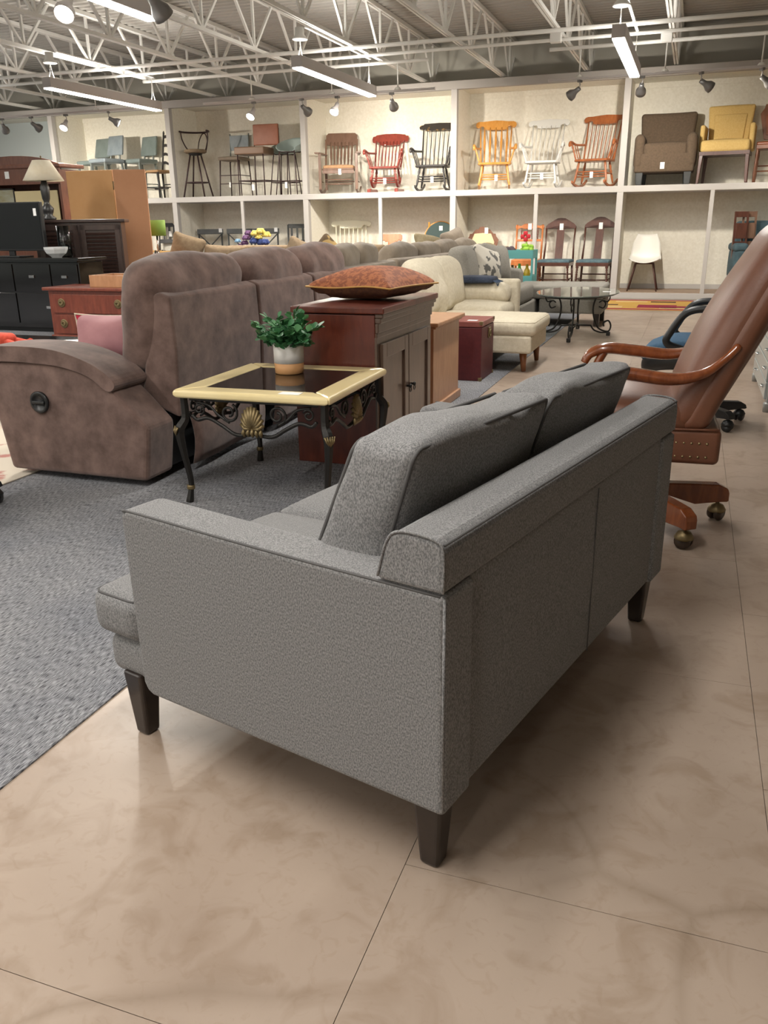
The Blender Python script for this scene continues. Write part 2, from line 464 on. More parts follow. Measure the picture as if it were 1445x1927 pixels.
# ------------------------------------------------------------------ conduits under the joists
def conduit(y, z, x0, x1, r, label):
    o = B().tube([(x0, 0, 0), (x1, 0, 0)], r, 10).obj('conduit', M_PIPE); tag(o, label, 'pipe', 'conduits under the joists', (0, y, z)); return o
conduit(10.78, 3.205, XL+.2, XR-.2, .024, 'white conduit pipe under the joists, nearest of the long three')
conduit(11.35, 3.21, XL+.2, XR-.2, .02, 'white conduit pipe under the joists, middle of the long three')
conduit(11.9, 3.205, -1.95, XR-.2, .022, 'white conduit carrying the track lights over the armchairs and rockers')
conduit(11.9, 3.205, -8.0, -3.55, .022, 'white conduit carrying the track lights over the bar stools')
for px, py, lab in ((1054, 80, 'over the cherry rocking chair'), (1254, 63, 'over the brown armchair')):
    p = on_z(px, py, 3.2)
    o = B().box((0, 0, 0), (.13, .1, .1)).obj('junction_box', M_STEEL, bev=.008); tag(o, 'white metal junction box on the conduit '+lab, 'junction box', None, (p.x, 11.12 if px < 1100 else 11.6, 3.19))

# ------------------------------------------------------------------ linear ceiling fixtures
def fixture(x, yc, label):
    L = 2.44
    t = thing('linear_ceiling_light', label, 'ceiling light', (x, yc, 2.8), 0, 'linear ceiling lights')
    B().lohi((-.065, -L/2, .012), (.065, L/2, .13)).obj('housing', M_LAMPBODY, t, bev=.006)
    B().lohi((-.055, -L/2+.01, -.002), (.055, L/2-.01, .013)).obj('diffuser', M_DIFF, t)
    B().lohi((.0, -L/2+.25, .44), (.03, L/2-.1, .455)).obj('hanger_strip', M_STEEL, t)
    B().lathe([(.0, 0), (.085, 0), (.085, .012), (.05, .05), (.05, .12), (0, .12)], (0, -L/2+.12, .30), 16).obj('canopy', M_STEEL, t)
    for yy in (-L/2+.12, L/2-.12):
        for s in (-1, 1):
            B().tube([(0, yy, .30 if yy < 0 else .44), (.0, yy+.02*s, .2), (.0, yy+.05*s, .13)], .004, 5).obj('hanger_wire', M_STEEL, t)
    ld = bpy.data.lights.new('fixture_lamp', 'AREA'); ld.shape = 'RECTANGLE'; ld.size = .1; ld.size_y = L-.05
    ld.energy = FIXTURE_W; ld.color = LIGHT_COL
    lo = bpy.data.objects.new('fixture_lamp', ld); COL.objects.link(lo); lo.parent = t; lo.location = (0, 0, -.006)
    lu = bpy.data.lights.new('fixture_uplight', 'AREA'); lu.shape = 'RECTANGLE'; lu.size = .1; lu.size_y = L-.05
    lu.energy = UPLIGHT_W; lu.color = LIGHT_COL
    uo = bpy.data.objects.new('fixture_uplight', lu); COL.objects.link(uo); uo.parent = t; uo.location = (0, 0, .136); uo.rotation_euler = (PI, 0, 0)
    return t
FX = {-7.8: 'left', -4.35: 'middle', -.87: 'right'}
fixture(-7.8, 10.72, 'lit linear ceiling light above the grey bar stools, left of three')
fixture(-4.35, 10.68, 'lit linear ceiling light above the three dark rocking chairs')
fixture(-.87, 10.5, 'lit linear ceiling light above the cherry rocker, rightmost in view')
fixture(-4.5, 5.72, 'lit linear ceiling light running out of the top left of the picture')
for x in (-11.25, -7.9, -.95): fixture(x, 5.72, 'lit linear ceiling light out of view over the sofas')
for x in (-11.25, -7.9, -4.4, -.95):
    for y in (.7, -4.2): fixture(x, y, 'lit linear ceiling light out of view behind the photographer')
fixture(-11.25, 10.72, 'lit linear ceiling light out of view at the far left')

# ------------------------------------------------------------------ track rails and heads
def rail(x0, x1, rods, label):
    t = thing('light_track', label, 'light track', (0, 11.9, 2.85), 0, 'light tracks')
    B().lohi((x0, -.02, -.012), (x1, .02, .018)).obj('rail', M_LAMPBODY, t, bev=.004)
    for x in rods:
        B().tube([(x, 0, .018), (x, 0, .355)], .009, 8).obj('drop_rod', M_STEEL, t)
        B().lathe([(0, 0), (.05, 0), (.03, .03), (0, .03)], (x, 0, .016), 12).obj('rod_foot', M_STEEL, t)
rail(-1.95, 1.6, (-1.56, -.53, .56), 'grey light track hung over the armchairs and light rockers')
rail(-7.0, -3.45, (-4.95, -3.98, -6.2), 'grey light track hung over the dark rockers and swivel stool')
rail(-12.0, -8.2, (-11.2, -8.9), 'grey light track hung at the far left end')
def head(px, py, yaw, tilt, lit, label, big=1.):
    p = on_y(px, py, 11.9)
    t = thing('track_light_head', label, 'spotlight', (p.x, 11.9, 2.84), yaw, 'track spotlights')
    B().lohi((-.035, -.018, -.03), (.035, .018, 0)).obj('track_adapter', M_LAMPDARK, t, bev=.004)
    B().tube([(0, 0, -.03), (.012, 0, -.055), (0, 0, -.085)], .008, 6).obj('swivel_arm', M_LAMPBODY, t)
    Mx = T(0, 0, -.095) @ RX(tilt)
    sh = B().lathe([(0, .0), (.028, 0), (.032, -.06), (.036, -.075), (.062, -.12), (.066, -.165), (.060, -.165), (.055, -.125), (0, -.10)], n=18, M=Mx).obj('shade', M_LAMPDARK if not lit else M_LAMPBODY, t)
    B().lathe([(0, -.12), (.054, -.128), (.058, -.158), (0, -.172)], n=16, M=Mx).obj('bulb', M_BULB if lit else M_LENS, sh)
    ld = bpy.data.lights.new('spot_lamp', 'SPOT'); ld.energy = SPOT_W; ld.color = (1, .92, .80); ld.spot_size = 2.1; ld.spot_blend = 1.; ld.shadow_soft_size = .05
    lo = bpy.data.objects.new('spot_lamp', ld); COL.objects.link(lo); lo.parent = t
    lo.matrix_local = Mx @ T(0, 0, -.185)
    return t
# tilt > 0 swings the head towards the bays (+Y)
head(5, 235, .5, 1.08, False, 'grey track spotlight at the left picture edge')
head(60, 235, -.2, 1.08, False, 'grey track spotlight before the blue-grey wall')
head(125, 230, .15, -.75, True, 'lit track spotlight left of the grey bar stools')
head(205, 222, -1.1, 1.08, False, 'grey track spotlight above the middle grey bar stool')
head(478, 208, -.1, -.75, True, 'lit track spotlight above the grey and brown bar stools')
head(568, 200, -.3, 1.08, False, 'grey track spotlight above the bucket stools')
head(635, 200, -.15, -.7, True, 'lit track spotlight above the mission rocking chair')
head(737, 193, .1, 1.08, False, 'grey track spotlight above the red pressed-back rocker')
head(1090, 170, 1.1, 1.08, False, 'grey track spotlight above the white upper rocker')
head(1207, 163, .1, 1.08, False, 'grey track spotlight above the brown armchair')
head(1318, 155, -1.1, 1.08, False, 'grey track spotlight between the brown and yellow armchairs')
head(1432, 150, -1.0, 1.08, False, 'grey track spotlight at the right picture edge')
# floodlight and dark head close to the camera, top left
def near_head(px, py, Y, yaw, tilt, lit, label, s=1.3):
    p = on_y(px, py, Y)
    t = thing('track_light_head', label, 'spotlight', p, yaw, 'near spotlights')
    B().tube([(0, 0, .02), (0, 0, 3.2-p.z)], .012, 8).obj('drop_rod', M_STEEL, t)
    Mx = T(0, 0, 0) @ RX(tilt) @ Matrix.Scale(s, 4)
    sh = B().lathe([(0, .08), (.028, .08), (.032, .02), (.036, .005), (.062, -.04), (.066, -.085), (.060, -.085), (.055, -.045), (0, -.02)], n=18, M=Mx).obj('shade', M_LAMPDARK if not lit else M_LAMPBODY, t)
    B().lathe([(0, -.04), (.054, -.048), (.058, -.078), (0, -.092)], n=16, M=Mx).obj('bulb', M_BULB if lit else M_LENS, sh)
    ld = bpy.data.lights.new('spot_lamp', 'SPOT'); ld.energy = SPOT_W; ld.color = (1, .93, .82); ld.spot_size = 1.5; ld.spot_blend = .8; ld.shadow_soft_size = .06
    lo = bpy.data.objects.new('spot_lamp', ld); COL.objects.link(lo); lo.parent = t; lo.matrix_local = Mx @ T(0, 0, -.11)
near_head(125, 12, 6.6, .3, -.8, True, 'bright lit floodlight near the top left corner')
near_head(293, 8, 6.6, -.3, .8, False, 'dark grey spotlight at the top edge beside the linear light')

# ================================================================== GREY LOVESEAT
def sqleg(parent, x, y, h, top, bot, m, name='leg', lean=(0, 0)):
    a, b = top/2, bot/2
    vs = [(x+i*a, y+j*a, h) for j in (-1, 1) for i in (-1, 1)]+[(x+lean[0]+i*b, y+lean[1]+j*b, 0) for j in (-1, 1) for i in (-1, 1)]
    return B().add(vs, [(0, 1, 3, 2), (4, 6, 7, 5), (0, 4, 5, 1), (1, 5, 7, 3), (3, 7, 6, 2), (2, 6, 4, 0)]).obj(name, m, parent, bev=min(.012, bot*.2), seg=3)
LS_A = math.radians(-14.35)
LC = on_z(832, 1541, .15)
ls = thing('loveseat', 'grey tweed loveseat with two loose back cushions and dark tapered legs', 'loveseat', (LC.x, LC.y, 0), LS_A)
LEN = 1.31
for v0, far in ((0., 0), (LEN-.105, 1)):
    prof = [(-.78, .20), (-.775, .583), (0, .583), (0, .15), (-.735, .15), (-.765, .165)]
    a = B().prism([(-.752, .15), (-.77, .158), (-.78, .178), (-.786, .40), (-.79, .575), (-.782, .588), (-.76, .592), (-.4, .584), (0, .582), (0.002, .15)], v0, v0+.105, 'xz').obj('arm', M_TWEED, ls, bev=.012, seg=4)
    o = v0+.004 if not far else v0+.101
    B().tube(smooth_path([(-.782, o, .568), (-.774, o, .582), (-.75, o, .587), (-.4, o, .580), (-.01, o, .578)], 5), .003, 6).obj('piping', M_PIPING, a)
    B().tube([(-.003, o, .575), (-.0025, o, .16)], .0028, 6).obj('piping', M_TWEED, a)
B().pad((-.071, LEN/2, .37), (.125, LEN-.19, .44), .012, (.006, 0, 0), n=4).obj('back_panel', M_TWEED, ls)
cap_out = [(-.002, .584), (-.002, .655), (-.008, .668), (-.02, .675), (-.085, .678), (-.104, .670), (-.115, .65), (-.132, .584)]
cp = B().prism(cap_out, -.002, LEN+.002, 'xz').obj('back_cap', M_TWEED, ls, bev=.008, seg=3)
B().tube([(-.004, 0.004, .669), (-.004, LEN-.004, .669)], .003, 6).obj('piping', M_PIPING, cp)
for vv in (0., LEN):
    B().tube(smooth_path([(-.004, vv, .587), (-.004, vv, .655), (-.02, vv, .676), (-.085, vv, .678), (-.112, vv, .655), (-.131, vv, .59)], 4), .0028, 6).obj('piping', M_TWEED, cp)
B().tube([(-.0025, LEN*.54, .16), (-.0025, LEN*.54, .575)], .0016, 5).obj('back_seam', M_PIPING, ls)
B().pad((-.515, LEN/2, .203), (.83, LEN-.05, .105), .035, (.01, 0, 0), n=4).obj('seat_rail', M_TWEED, ls)
for k, (v0, v1) in enumerate(((.108, .652), (.658, 1.202))):
    e0, e1 = (.015, v1) if k == 0 else (v0, LEN-.015)
    s = B().pad((-.55, (v0+v1)/2, .315), (.78, v1-v0, .125), .04, (.01, .0, .055), n=8)
    s.pad((-.875, (e0+e1)/2, .308), (.165, e1-e0, .115), .035, (.012, .004, .008), n=6)
    sc = s.obj('seat_cushion', M_TWEED, ls)
    o = e0 if k == 0 else e1
    B().tube(rim((-.875, (e0+e1)/2, .308), (.165, e1-e0, .115), .035, 2, 1), .003, 6, closed=True).obj('piping', M_PIPING, sc)
def bc_fn(v0):
    def fn(q):
        f = (q.z-.40)/.40
        x = q.x
        thick = 1.12-.30*f
        return Vector((-.335+(x+.335)*thick+.155*f, q.y, q.z+.012*math.sin((q.y-v0)*11)))
    return fn
for k, (v0, v1, dz) in enumerate(((.088, .665, .005), (.672, 1.245, -.008))):
    c, sz, r = (-.325, (v0+v1)/2, .585+dz), (.165, v1-v0, .40), .028
    fn = bc_fn(v0)
    bcu = B().pad(c, sz, r, (.028, .010, .012), n=14, fn=fn, wob=.007, wscale=12, seed=k*3.).obj('back_cushion', M_TWEED, ls)
    for sg in (1, -1):
        B().tube(rim(c, sz, r, 0, sg, fn=fn), .0045, 6, closed=True).obj('piping', M_PIPING, bcu)
for (u, v) in ((-.047, .05), (-.845, .05), (-.047, LEN-.05), (-.845, LEN-.05)):
    sqleg(ls, u, v, .17, .062, .040, M_LEGD)

# ================================================================== BROWN RECLINER SOFA
rs = thing('recliner_sofa', 'dark brown suede reclining sofa with three pillowed backs, seen from behind', 'sofa', (-2.25, 3.10, .005))
arm_out = [(-.80, .03), (-.845, .30), (-.885, .52), (-.86, .555), (-.5, .57), (-.33, .545), (-.20, .49), (-.10, .40), (.015, .285), (.005, .20), (-.02, .03)]
pad_out = [(-.90, .53), (-.91, .58), (-.88, .615), (-.7, .632), (-.5, .628), (-.36, .605), (-.22, .555), (-.13, .485), (-.17, .445), (-.27, .51), (-.40, .545), (-.5, .555), (-.7, .56), (-.86, .55)]
for y0, y1, near in ((0, .22, 1), (2.55, 2.77, 0)):
    a = B().prism(arm_out, y0, y1, 'xz').obj('arm', M_SUEDE, rs, bev=.022, seg=3)
    B().prism(dens(pad_out), y0-.014, y1+.014, 'xz').obj('arm_pad', M_SUEDE, a, bev=.016, seg=4)
kn = B().lathe([(0, 0), (.05, 0), (.052, .012), (.04, .016), (.036, .008), (0, .008)], n=20, M=T(-.565, 0, .375) @ RX(PI/2)).obj('recline_handle', M_BLACK, rs)
B().box((0, 0, .014), (.07, .014, .014), M=T(-.565, 0, .375) @ RX(PI/2)).obj('handle_pull', M_BLACK, kn, bev=.004)
B().lohi((-.78, .2, .05), (-.02, 2.57, .30)).obj('base', M_BLACK, rs, bev=.01)
secs = ((.235, 1.08), (1.10, 1.83), (1.85, 2.54))
for k, (y0, y1) in enumerate(secs):
    yc, wd = (y0+y1)/2, y1-y0
    # upholstered outside back
    B().prism([(-.17, .36), (.03, .285), (.045, .60), (.035, .845), (-.02, .862), (-.07, .85), (-.10, .7)], y0, y1, 'xz').obj('back_shell', M_SUEDE, rs, bev=.014, seg=3)
    def lean(q, k=k):
        f = (q.z-.45)/.5
        return Vector((q.x+.12*f-.05*f*f, q.y, q.z))
    bk = B().pad((-.20, yc, .73), (.24, wd+.02, .54), .11, (.03, .02, .03), n=10, fn=lean, wob=.022, wscale=5.5, seed=4.+k*5).obj('back_pillow', M_SUEDE, rs)
    B().pad((-.52, yc, .36), (.62, wd, .18), .06, (.02, .0, .03), n=6, wob=.008, seed=k).obj('seat', M_SUEDE, rs)
    # hanging fabric flap under the outside back
    B().grid(lambda u, v, y0=y0, wd=wd: (.035+.02*math.sin(v*3.2)+.01*math.sin(u*7), y0+.08+u*(wd-.12), .29-.25*v), 10, 6).obj('back_skirt', M_SUEDE, rs, solid=.006)

# pink cushion on the recliner seat
M_PINK = mat('dusty_pink_fabric', (182, 132, 136), .8, rgb2=(168, 118, 124), scale=6)
M_HOT = mat('hot_pink_fabric', (206, 52, 84), .85)
def cushion(name, label, cat, loc, rot, sz, m, back=None, puff=.05, seed=1., pipe=None):
    t = thing(name, label, cat, loc, 0); t.rotation_euler = rot
    w_, th, h_ = sz
    def sq(q):
        u, v = q.x/(w_/2), q.z/(h_/2)
        k = 1-.10*(1-u*u)*0-.06*(abs(u)*abs(v) < .5)*0
        e = max(abs(u), abs(v)); pinch = (abs(u*v))**3
        yy = q.y*(1-.75*(e**3)*(.6+.4*pinch))
        return Vector((q.x*(1-.07*(1-v*v)*0+.05*pinch-.05*(1-u*u)*0-.05*(1-v*v)*abs(u)), yy, q.z*(1+.05*pinch-.05*(1-u*u)*abs(v))+h_/2))
    B().pad((0, 0, 0), (w_, th, h_), th*.42, (0, puff, 0), n=10, fn=sq, wob=.006, wscale=8, seed=seed).obj('cover', m, t)
    if pipe is not None:
        loop = []
        for (a, b) in ((-1, -1), (1, -1), (1, 1), (-1, 1)):
            c2 = {(-1, -1): (1, -1), (1, -1): (1, 1), (1, 1): (-1, 1), (-1, 1): (-1, -1)}[(a, b)]
            for i in range(8):
                f = i/8; u = a+(c2[0]-a)*f; v = b+(c2[1]-b)*f
                q = sq(Vector((u*(w_/2), 0, v*(h_/2)))); loop.append(q)
        B().tube(loop, .005, 6, closed=True).obj('piping', pipe, t)
    if back is not None:
        B().pad((0, .045, 0), (w_*1.02, th*.5, h_*1.05), th*.2, (0, .02, 0), n=6, fn=sq).obj('reverse_cover', back, t)
    return t
cushion('throw_pillow', 'pale pink throw pillow with hot pink back on the brown recliner', 'pillow', (-2.74, 3.58, .475), (-.25, 0, .25), (.40, .13, .26), M_PINK, M_HOT, pipe=M_CREAM)

# ================================================================== SIDE TABLE WITH IRON BASE
st = thing('side_table', 'square end table with yellow maple rim, smoked glass and black iron scroll base', 'side table', (-1.655, 3.345, .005), math.radians(1.5))
HW, HD, RIM, ZT = .355, .375, .105, .50
def rail_poly(pts, name='top_rail'):
    return B().prism(pts, ZT-.035, ZT, 'xy').obj(name, M_MAPLE, st, bev=.013, seg=4)
rail_poly([(-HW, -HD), (HW, -HD), (HW-RIM, -HD+RIM), (-HW+RIM, -HD+RIM)])
rail_poly([(HW, -HD), (HW, HD), (HW-RIM, HD-RIM), (HW-RIM, -HD+RIM)])
rail_poly([(HW, HD), (-HW, HD), (-HW+RIM, HD-RIM), (HW-RIM, HD-RIM)])
rail_poly([(-HW, HD), (-HW, -HD), (-HW+RIM, -HD+RIM), (-HW+RIM, HD-RIM)])
B().lohi((-HW+RIM-.012, -HD+RIM-.012, ZT-.012), (HW-RIM+.012, HD-RIM+.012, ZT-.004)).obj('glass_pane', M_SMOKE, st)
B().box((.17, -HD+.045, ZT+.0012), (.09, .045, .0015)).obj('price_tag', M_PAPER, st)
AW, AD = HW-.035, HD-.035
def scroll_apron(half, M):
    """one side apron built in local xz, centred on x=0, top at z=0"""
    a = B().tube([(-half, 0, -.006), (half, 0, -.006)], .008, 6, smooth=False, M=M)
    for s in (-1, 1):
        a.tube(smooth_path([(s*half*.98, 0, -.075), (s*half*.9, 0, -.095), (s*half*.72, 0, -.085), (s*half*.5, 0, -.115), (s*half*.28, 0, -.15), (0, 0, -.142)], 5), .0085, 6, M=M)
        a.tube(spiral((s*half*.38, -.058), .012, .042, PI/2+(0 if s > 0 else PI), PI/2+(0 if s > 0 else PI)+s*(-3.7*PI/1.3), 22), .006, 6, M=M)
        a.tube(smooth_path([(s*half*.38, 0, -.1), (s*half*.55, 0, -.07), (s*half*.7, 0, -.03), (s*half*.9, 0, -.02)], 5), .006, 6, M=M)
        a.tube(spiral((s*half*.86, -.05), .008, .026, PI*.2, PI*.2+s*3.2*PI/1.2, 16), .005, 6, M=M)
    ap = a.obj('apron', M_BLACKM, st)
    sh = B()
    for k in range(11):                       # scallop shell medallion
        an = PI*(.02+.96*k/10)
        sh.tube([M @ Vector((0, -.012, -.118)), M @ Vector((.03*math.cos(an), -.022, -.118+.04*math.sin(an))), M @ Vector((.052*math.cos(an), -.010, -.105+.082*math.sin(an)))], [.004, .009, .008], 6)
    for k in range(-2, 3):
        sh.tube([M @ Vector((k*.018, -.012, -.115)), M @ Vector((k*.02, -.02, -.135)), M @ Vector((k*.019, -.012, -.150))], [.006, .010, .006], 6)
    so = sh.obj('shell_medallion', M_BRASS, ap)
zt = ZT-.035
scroll_apron(AW-.03, T(0, -AD, zt)); scroll_apron(AW-.03, T(0, AD, zt) @ RZ(PI))
scroll_apron(AD-.03, T(AW, 0, zt) @ RZ(PI/2)); scroll_apron(AD-.03, T(-AW, 0, zt) @ RZ(-PI/2))
for sx in (-1, 1):
    for sy in (-1, 1):
        d = Vector((sx, sy, 0)).normalized()
        base = Vector((sx*AW, sy*AD, 0))
        pts = smooth_path([base+Vector((0, 0, zt)), base+Vector((0, 0, zt-.09)), base+d*.028+Vector((0, 0, zt-.14)), base+d*.022+Vector((0, 0, .24)), base+d*.0+Vector((0, 0, .10)), base+d*.006+Vector((0, 0, .04)), base+d*.014], 5)
        n = len(pts)
        rs_ = [.017, .017, .017, .018, .018, .019, .020, .021, .022, .023, .022, .021, .020, .019, .018, .0165, .0155, .015, .0145, .014, .0135, .013, .013, .013, .014, .015, .016, .017, .018, .018, .018][:n]
        rs_ += [.018]*(n-len(rs_))
        lg = B().tube(pts, rs_, 6, smooth=False).obj('leg', M_BLACKM, st)
        B().lathe([(.0, 0), (.0165, 0), (.018, .006), (.0165, .012), (.018, .018), (0, .018)], tuple(base+d*.003+Vector((0, 0, .058))), 12).obj('brass_band', M_BRASS, lg)
        kn = B()
        for k in range(-2, 3):
            p0 = base+d*.045+Vector((0, 0, zt-.165))
            sd = Vector((-d.y, d.x, 0))
            kn.tube([p0, p0+sd*(k*.008)+d*.004+Vector((0, 0, .022)), p0+sd*(k*.011)-d*.004+Vector((0, 0, .04))], [.003, .005, .004], 5)
        kn.obj('knee_ornament', M_BRASS, lg)

# plant in a two-tone pot on the side table
PP = on_z(545, 702, ZT)
pl = thing('potted_plant', 'green leafy faux plant in white pot with tan base on end table', 'plant', (PP.x, PP.y, ZT+.001))
M_POTW = mat('white_ceramic', (246, 243, 240), .55, rgb2=(238, 235, 231), scale=20)
M_POTT = mat('tan_ceramic', (198, 148, 98), .6)
M_LEAF = mat('green_leaf', (72, 128, 82), .5, rgb2=(52, 104, 64), scale=30)
M_LEAF2 = mat('light_green_leaf', (100, 156, 104), .5)
B().lathe([(.0, 0), (.060, 0), (.066, .004), (.068, .05), (.0, .05)], n=28).obj('pot_base', M_POTT, pl)
po = B().lathe([(0, .05), (.0685, .05), (.070, .135), (.067, .138), (.064, .135), (.062, .115), (0, .115)], n=28).obj('pot', M_POTW, pl)
B().lathe([(0, .112), (.062, .114), (.03, .12), (0, .122)], n=16).obj('soil', M_LEGD, po)
def leaf_mesh(nm, L, W, m):
    vs = []; fs = []
    for i, (t, w_) in enumerate(((0, .15), (.25, .8), (.55, 1.), (.8, .75), (1, .1))):
        vs += [(-W*w_/2, t*L, .004*math.sin(t*3)), (0, t*L, -.003+.006*t*t), (W*w_/2, t*L, .004*math.sin(t*3))]
    for i in range(4):
        fs += [(i*3, i*3+1, i*3+4, i*3+3), (i*3+1, i*3+2, i*3+5, i*3+4)]
    me = bpy.data.meshes.new(nm); me.from_pydata(vs, [], fs); me.materials.append(m)
    me.polygons.foreach_set('use_smooth', [True]*len(fs)); return me
LM = [leaf_mesh('leaf', .042, .040, M_LEAF), leaf_mesh('leaf', .038, .036, M_LEAF2), leaf_mesh('leaf', .047, .044, M_LEAF)]
rnd = random.Random(3)
stems = B()
for k in range(49):
    az = rnd.uniform(0, 2*PI); el = rnd.uniform(.15, 1.5); ln = rnd.uniform(.08, .165)
    base = Vector((.03*math.cos(az)*rnd.random(), .03*math.sin(az)*rnd.random(), .12))
    d = Vector((math.cos(az)*math.cos(el)*.95, math.sin(az)*math.cos(el)*.95, math.sin(el)*.85+.25)).normalized()
    tip = base+d*ln+Vector((d.x, d.y, 0))*.02-Vector((0, 0, .02*math.cos(el)))
    stems.tube(smooth_path([base, base+d*ln*.6+Vector((0, 0, .012)), tip], 3), .0016, 4)
    for j in range(6):
        f = .35+.65*j/5
        p = base+(tip-base)*f+Vector((0, 0, .012*math.sin(PI*f)))
        o = bpy.data.objects.new('leaf', LM[rnd.randrange(3)]); COL.objects.link(o); o.parent = pl
        o.location = p; s = rnd.uniform(.6, 1.05); o.scale = (s, s, s)
        ld = Vector((d.x+rnd.uniform(-.8, .8), d.y+rnd.uniform(-.8, .8), d.z*.5+rnd.uniform(-.4, .7))).normalized()
        o.rotation_euler = ld.to_track_quat('Y', 'Z').to_euler(); o.rotation_euler.rotate_axis('Y', rnd.uniform(-.7, .7))
stems.obj('stems', M_LEAF, pl)
fo = B()
for k in range(420):
    a = rnd.uniform(0, 2*PI); r = .10*math.sqrt(rnd.random()); zz = .125+rnd.random()*.105*(1-(r/.125)**2)
    Mx = T(r*math.cos(a), r*math.sin(a), zz) @ RZ(rnd.uniform(0, 6.28)) @ RX(rnd.uniform(-.3, 1.1)) @ RY(rnd.uniform(-.7, .7)) @ Matrix.Scale(rnd.uniform(.55, .85), 4)
    me = LM[0]
    fo.add([v.co for v in me.vertices], [tuple(p.vertices) for p in me.polygons], True, Mx)
f_o = fo.obj('foliage', M_LEAF, pl); f_o['kind'] = 'stuff'

# ================================================================== CHERRY CABINET
cb = thing('cherry_cabinet', 'cherry wood cabinet with two dark panelled doors behind the end table', 'cabinet', (-1.80, 3.745, .005))
CW, CD, CH = .455, .90, .775
B().lohi((0, 0, .0), (CW-.03, CD, CH-.035)).obj('body', M_CHERRY, cb, bev=.004)
B().lohi((-.006, -.012, CH-.03), (CW+.02, CD+.012, CH)).obj('top', M_CHERRY, cb, bev=.006)
cn = B()
for (x0, z0, z1) in ((.012, .725, .745), (.0, .70, .725), (-.012, .655, .70), (-.020, .63, .655)):
    cn.lohi((CW-.03, 0, z0), (CW+x0, CD, z1))
cn.obj('cornice', M_DOORBR, cb, bev=.009, seg=3)
B().lohi((CW-.032, 0, 0), (CW-.022, CD, .635)).obj('face_frame', M_DOORBR, cb)
for k, y0 in enumerate((.045, CD/2+.004)):
    w_ = CD/2-.049
    x0 = CW-.022
    d = B().lohi((x0, y0, .07), (x0+.016, y0+.06, .60)).lohi((x0, y0+w_-.06, .07), (x0+.016, y0+w_, .60)).lohi((x0, y0+.06, .07), (x0+.016, y0+w_-.06, .14)).lohi((x0, y0+.06, .53), (x0+.016, y0+w_-.06, .60)).obj('door', M_DOORBR, cb, bev=.003)
    B().lohi((x0, y0+.06, .14), (x0+.006, y0+w_-.06, .53)).obj('door_panel', M_DOORBR, d)
    yh = y0+w_-.03 if k == 0 else y0+.03
    B().lathe([(0, 0), (.006, 0), (.006, .012), (.012, .018), (.010, .026), (0, .028)], n=12, M=T(x0+.016, yh, .335) @ RY(PI/2)).obj('knob', M_BLACKM, d)
    B().tube([(x0+.036, yh+.014*math.cos(a), .318+.014*math.sin(a)) for a in [i*PI/6 for i in range(12)]], .0025, 5, closed=True).obj('ring_pull', M_BLACKM, d)
# rust pillow lying on it
M_RUST = mat('rust_brocade', (132, 74, 46), .75, rgb2=(168, 100, 62), scale=42, contrast=(.46, .54), bump=.1, bscale=42)
M_RUSTD = mat('dark_rust_brocade', (84, 52, 36), .8, rgb2=(104, 68, 44), scale=42, contrast=(.46, .54))
M_GOLD = mat('gold_cord', (188, 142, 72), .5)
pw = thing('throw_pillow', 'rust brocade throw pillow lying flat on the cherry cabinet', 'pillow', (-1.555, 4.22, .781), math.radians(-12))
def flatp(q):
    u, v = q.x/.235, q.y/.23; e = max(abs(u), abs(v)); pin = abs(u*v)**2
    return Vector((q.x*(1+.07*pin-.05*(1-v*v)*abs(u)), q.y*(1+.07*pin-.05*(1-u*u)*abs(v)), .070+(q.z)*(1-.88*e**4)+.006*math.sin(q.x*14)*e))
B().pad((0, 0, .034), (.47, .46, .068), .03, (0, 0, .026), n=14, fn=lambda q: flatp(q), wob=.004).obj('cover', M_RUST, pw)
B().pad((0, 0, -.034), (.465, .455, .066), .03, (0, 0, .0), n=10, fn=lambda q: flatp(q)).obj('reverse_cover', M_RUSTD, pw)
loop = []
for (a, b, c2, d2) in ((-1, -1, 1, -1), (1, -1, 1, 1), (1, 1, -1, 1), (-1, 1, -1, -1)):
    for i in range(10):
        f = i/10; q = flatp(Vector(((a+(c2-a)*f)*.236, (b+(d2-b)*f)*.231, 0))); loop.append(q)
B().tube(loop, .0045, 6, closed=True).obj('gold_cord', M_GOLD, pw)

# honey pine bookcase end behind the cabinet
bk = thing('pine_bookcase', 'low honey pine bookcase with moulded top behind the cherry cabinet', 'bookcase', (-1.79, 4.98, .005))
B().lohi((0, 0, .0), (.345, .62, .545)).obj('body', M_PINE, bk, bev=.003)
B().lohi((-.02, -.025, .545), (.38, .645, .570)).lohi((-.01, -.012, .53), (.363, .63, .545)).obj('top', M_PINE, bk, bev=.006)
B().lohi((-.008, -.012, 0), (.362, .632, .055)).obj('plinth', M_PINE, bk, bev=.006)

# burgundy trunk
tr = thing('storage_trunk', 'tall burgundy storage trunk with brass latch beside the cream chaise', 'trunk', (-1.845, 6.2, .005))
B().lohi((0, 0, 0), (.42, .42, .40)).obj('body', M_BURG, tr, bev=.006)
B().lohi((-.002, -.002, .403), (.422, .422, .445)).obj('lid', M_BURG2, tr, bev=.006)
for (x, y) in ((.40, .0), (.40, .40)):
    for z in (0, .42): B().lohi((x, y-.004, z), (x+.026, y+.024, z+.026)).obj('corner_bracket', M_BRASS, tr, bev=.003)
la = B().lohi((.42, .22, .30), (.428, .29, .38)).obj('latch_plate', M_BRASS, tr, bev=.003)
B().tube([(.432, .255+.02*math.cos(a), .335+.026*math.sin(a)) for a in [i*PI/6 for i in range(12)]], .005, 6, closed=True).obj('latch_ring', M_BRASS, la)
B().box((.33, .08, .4462), (.075, .06, .0015)).obj('price_tag', M_PAPER, tr)

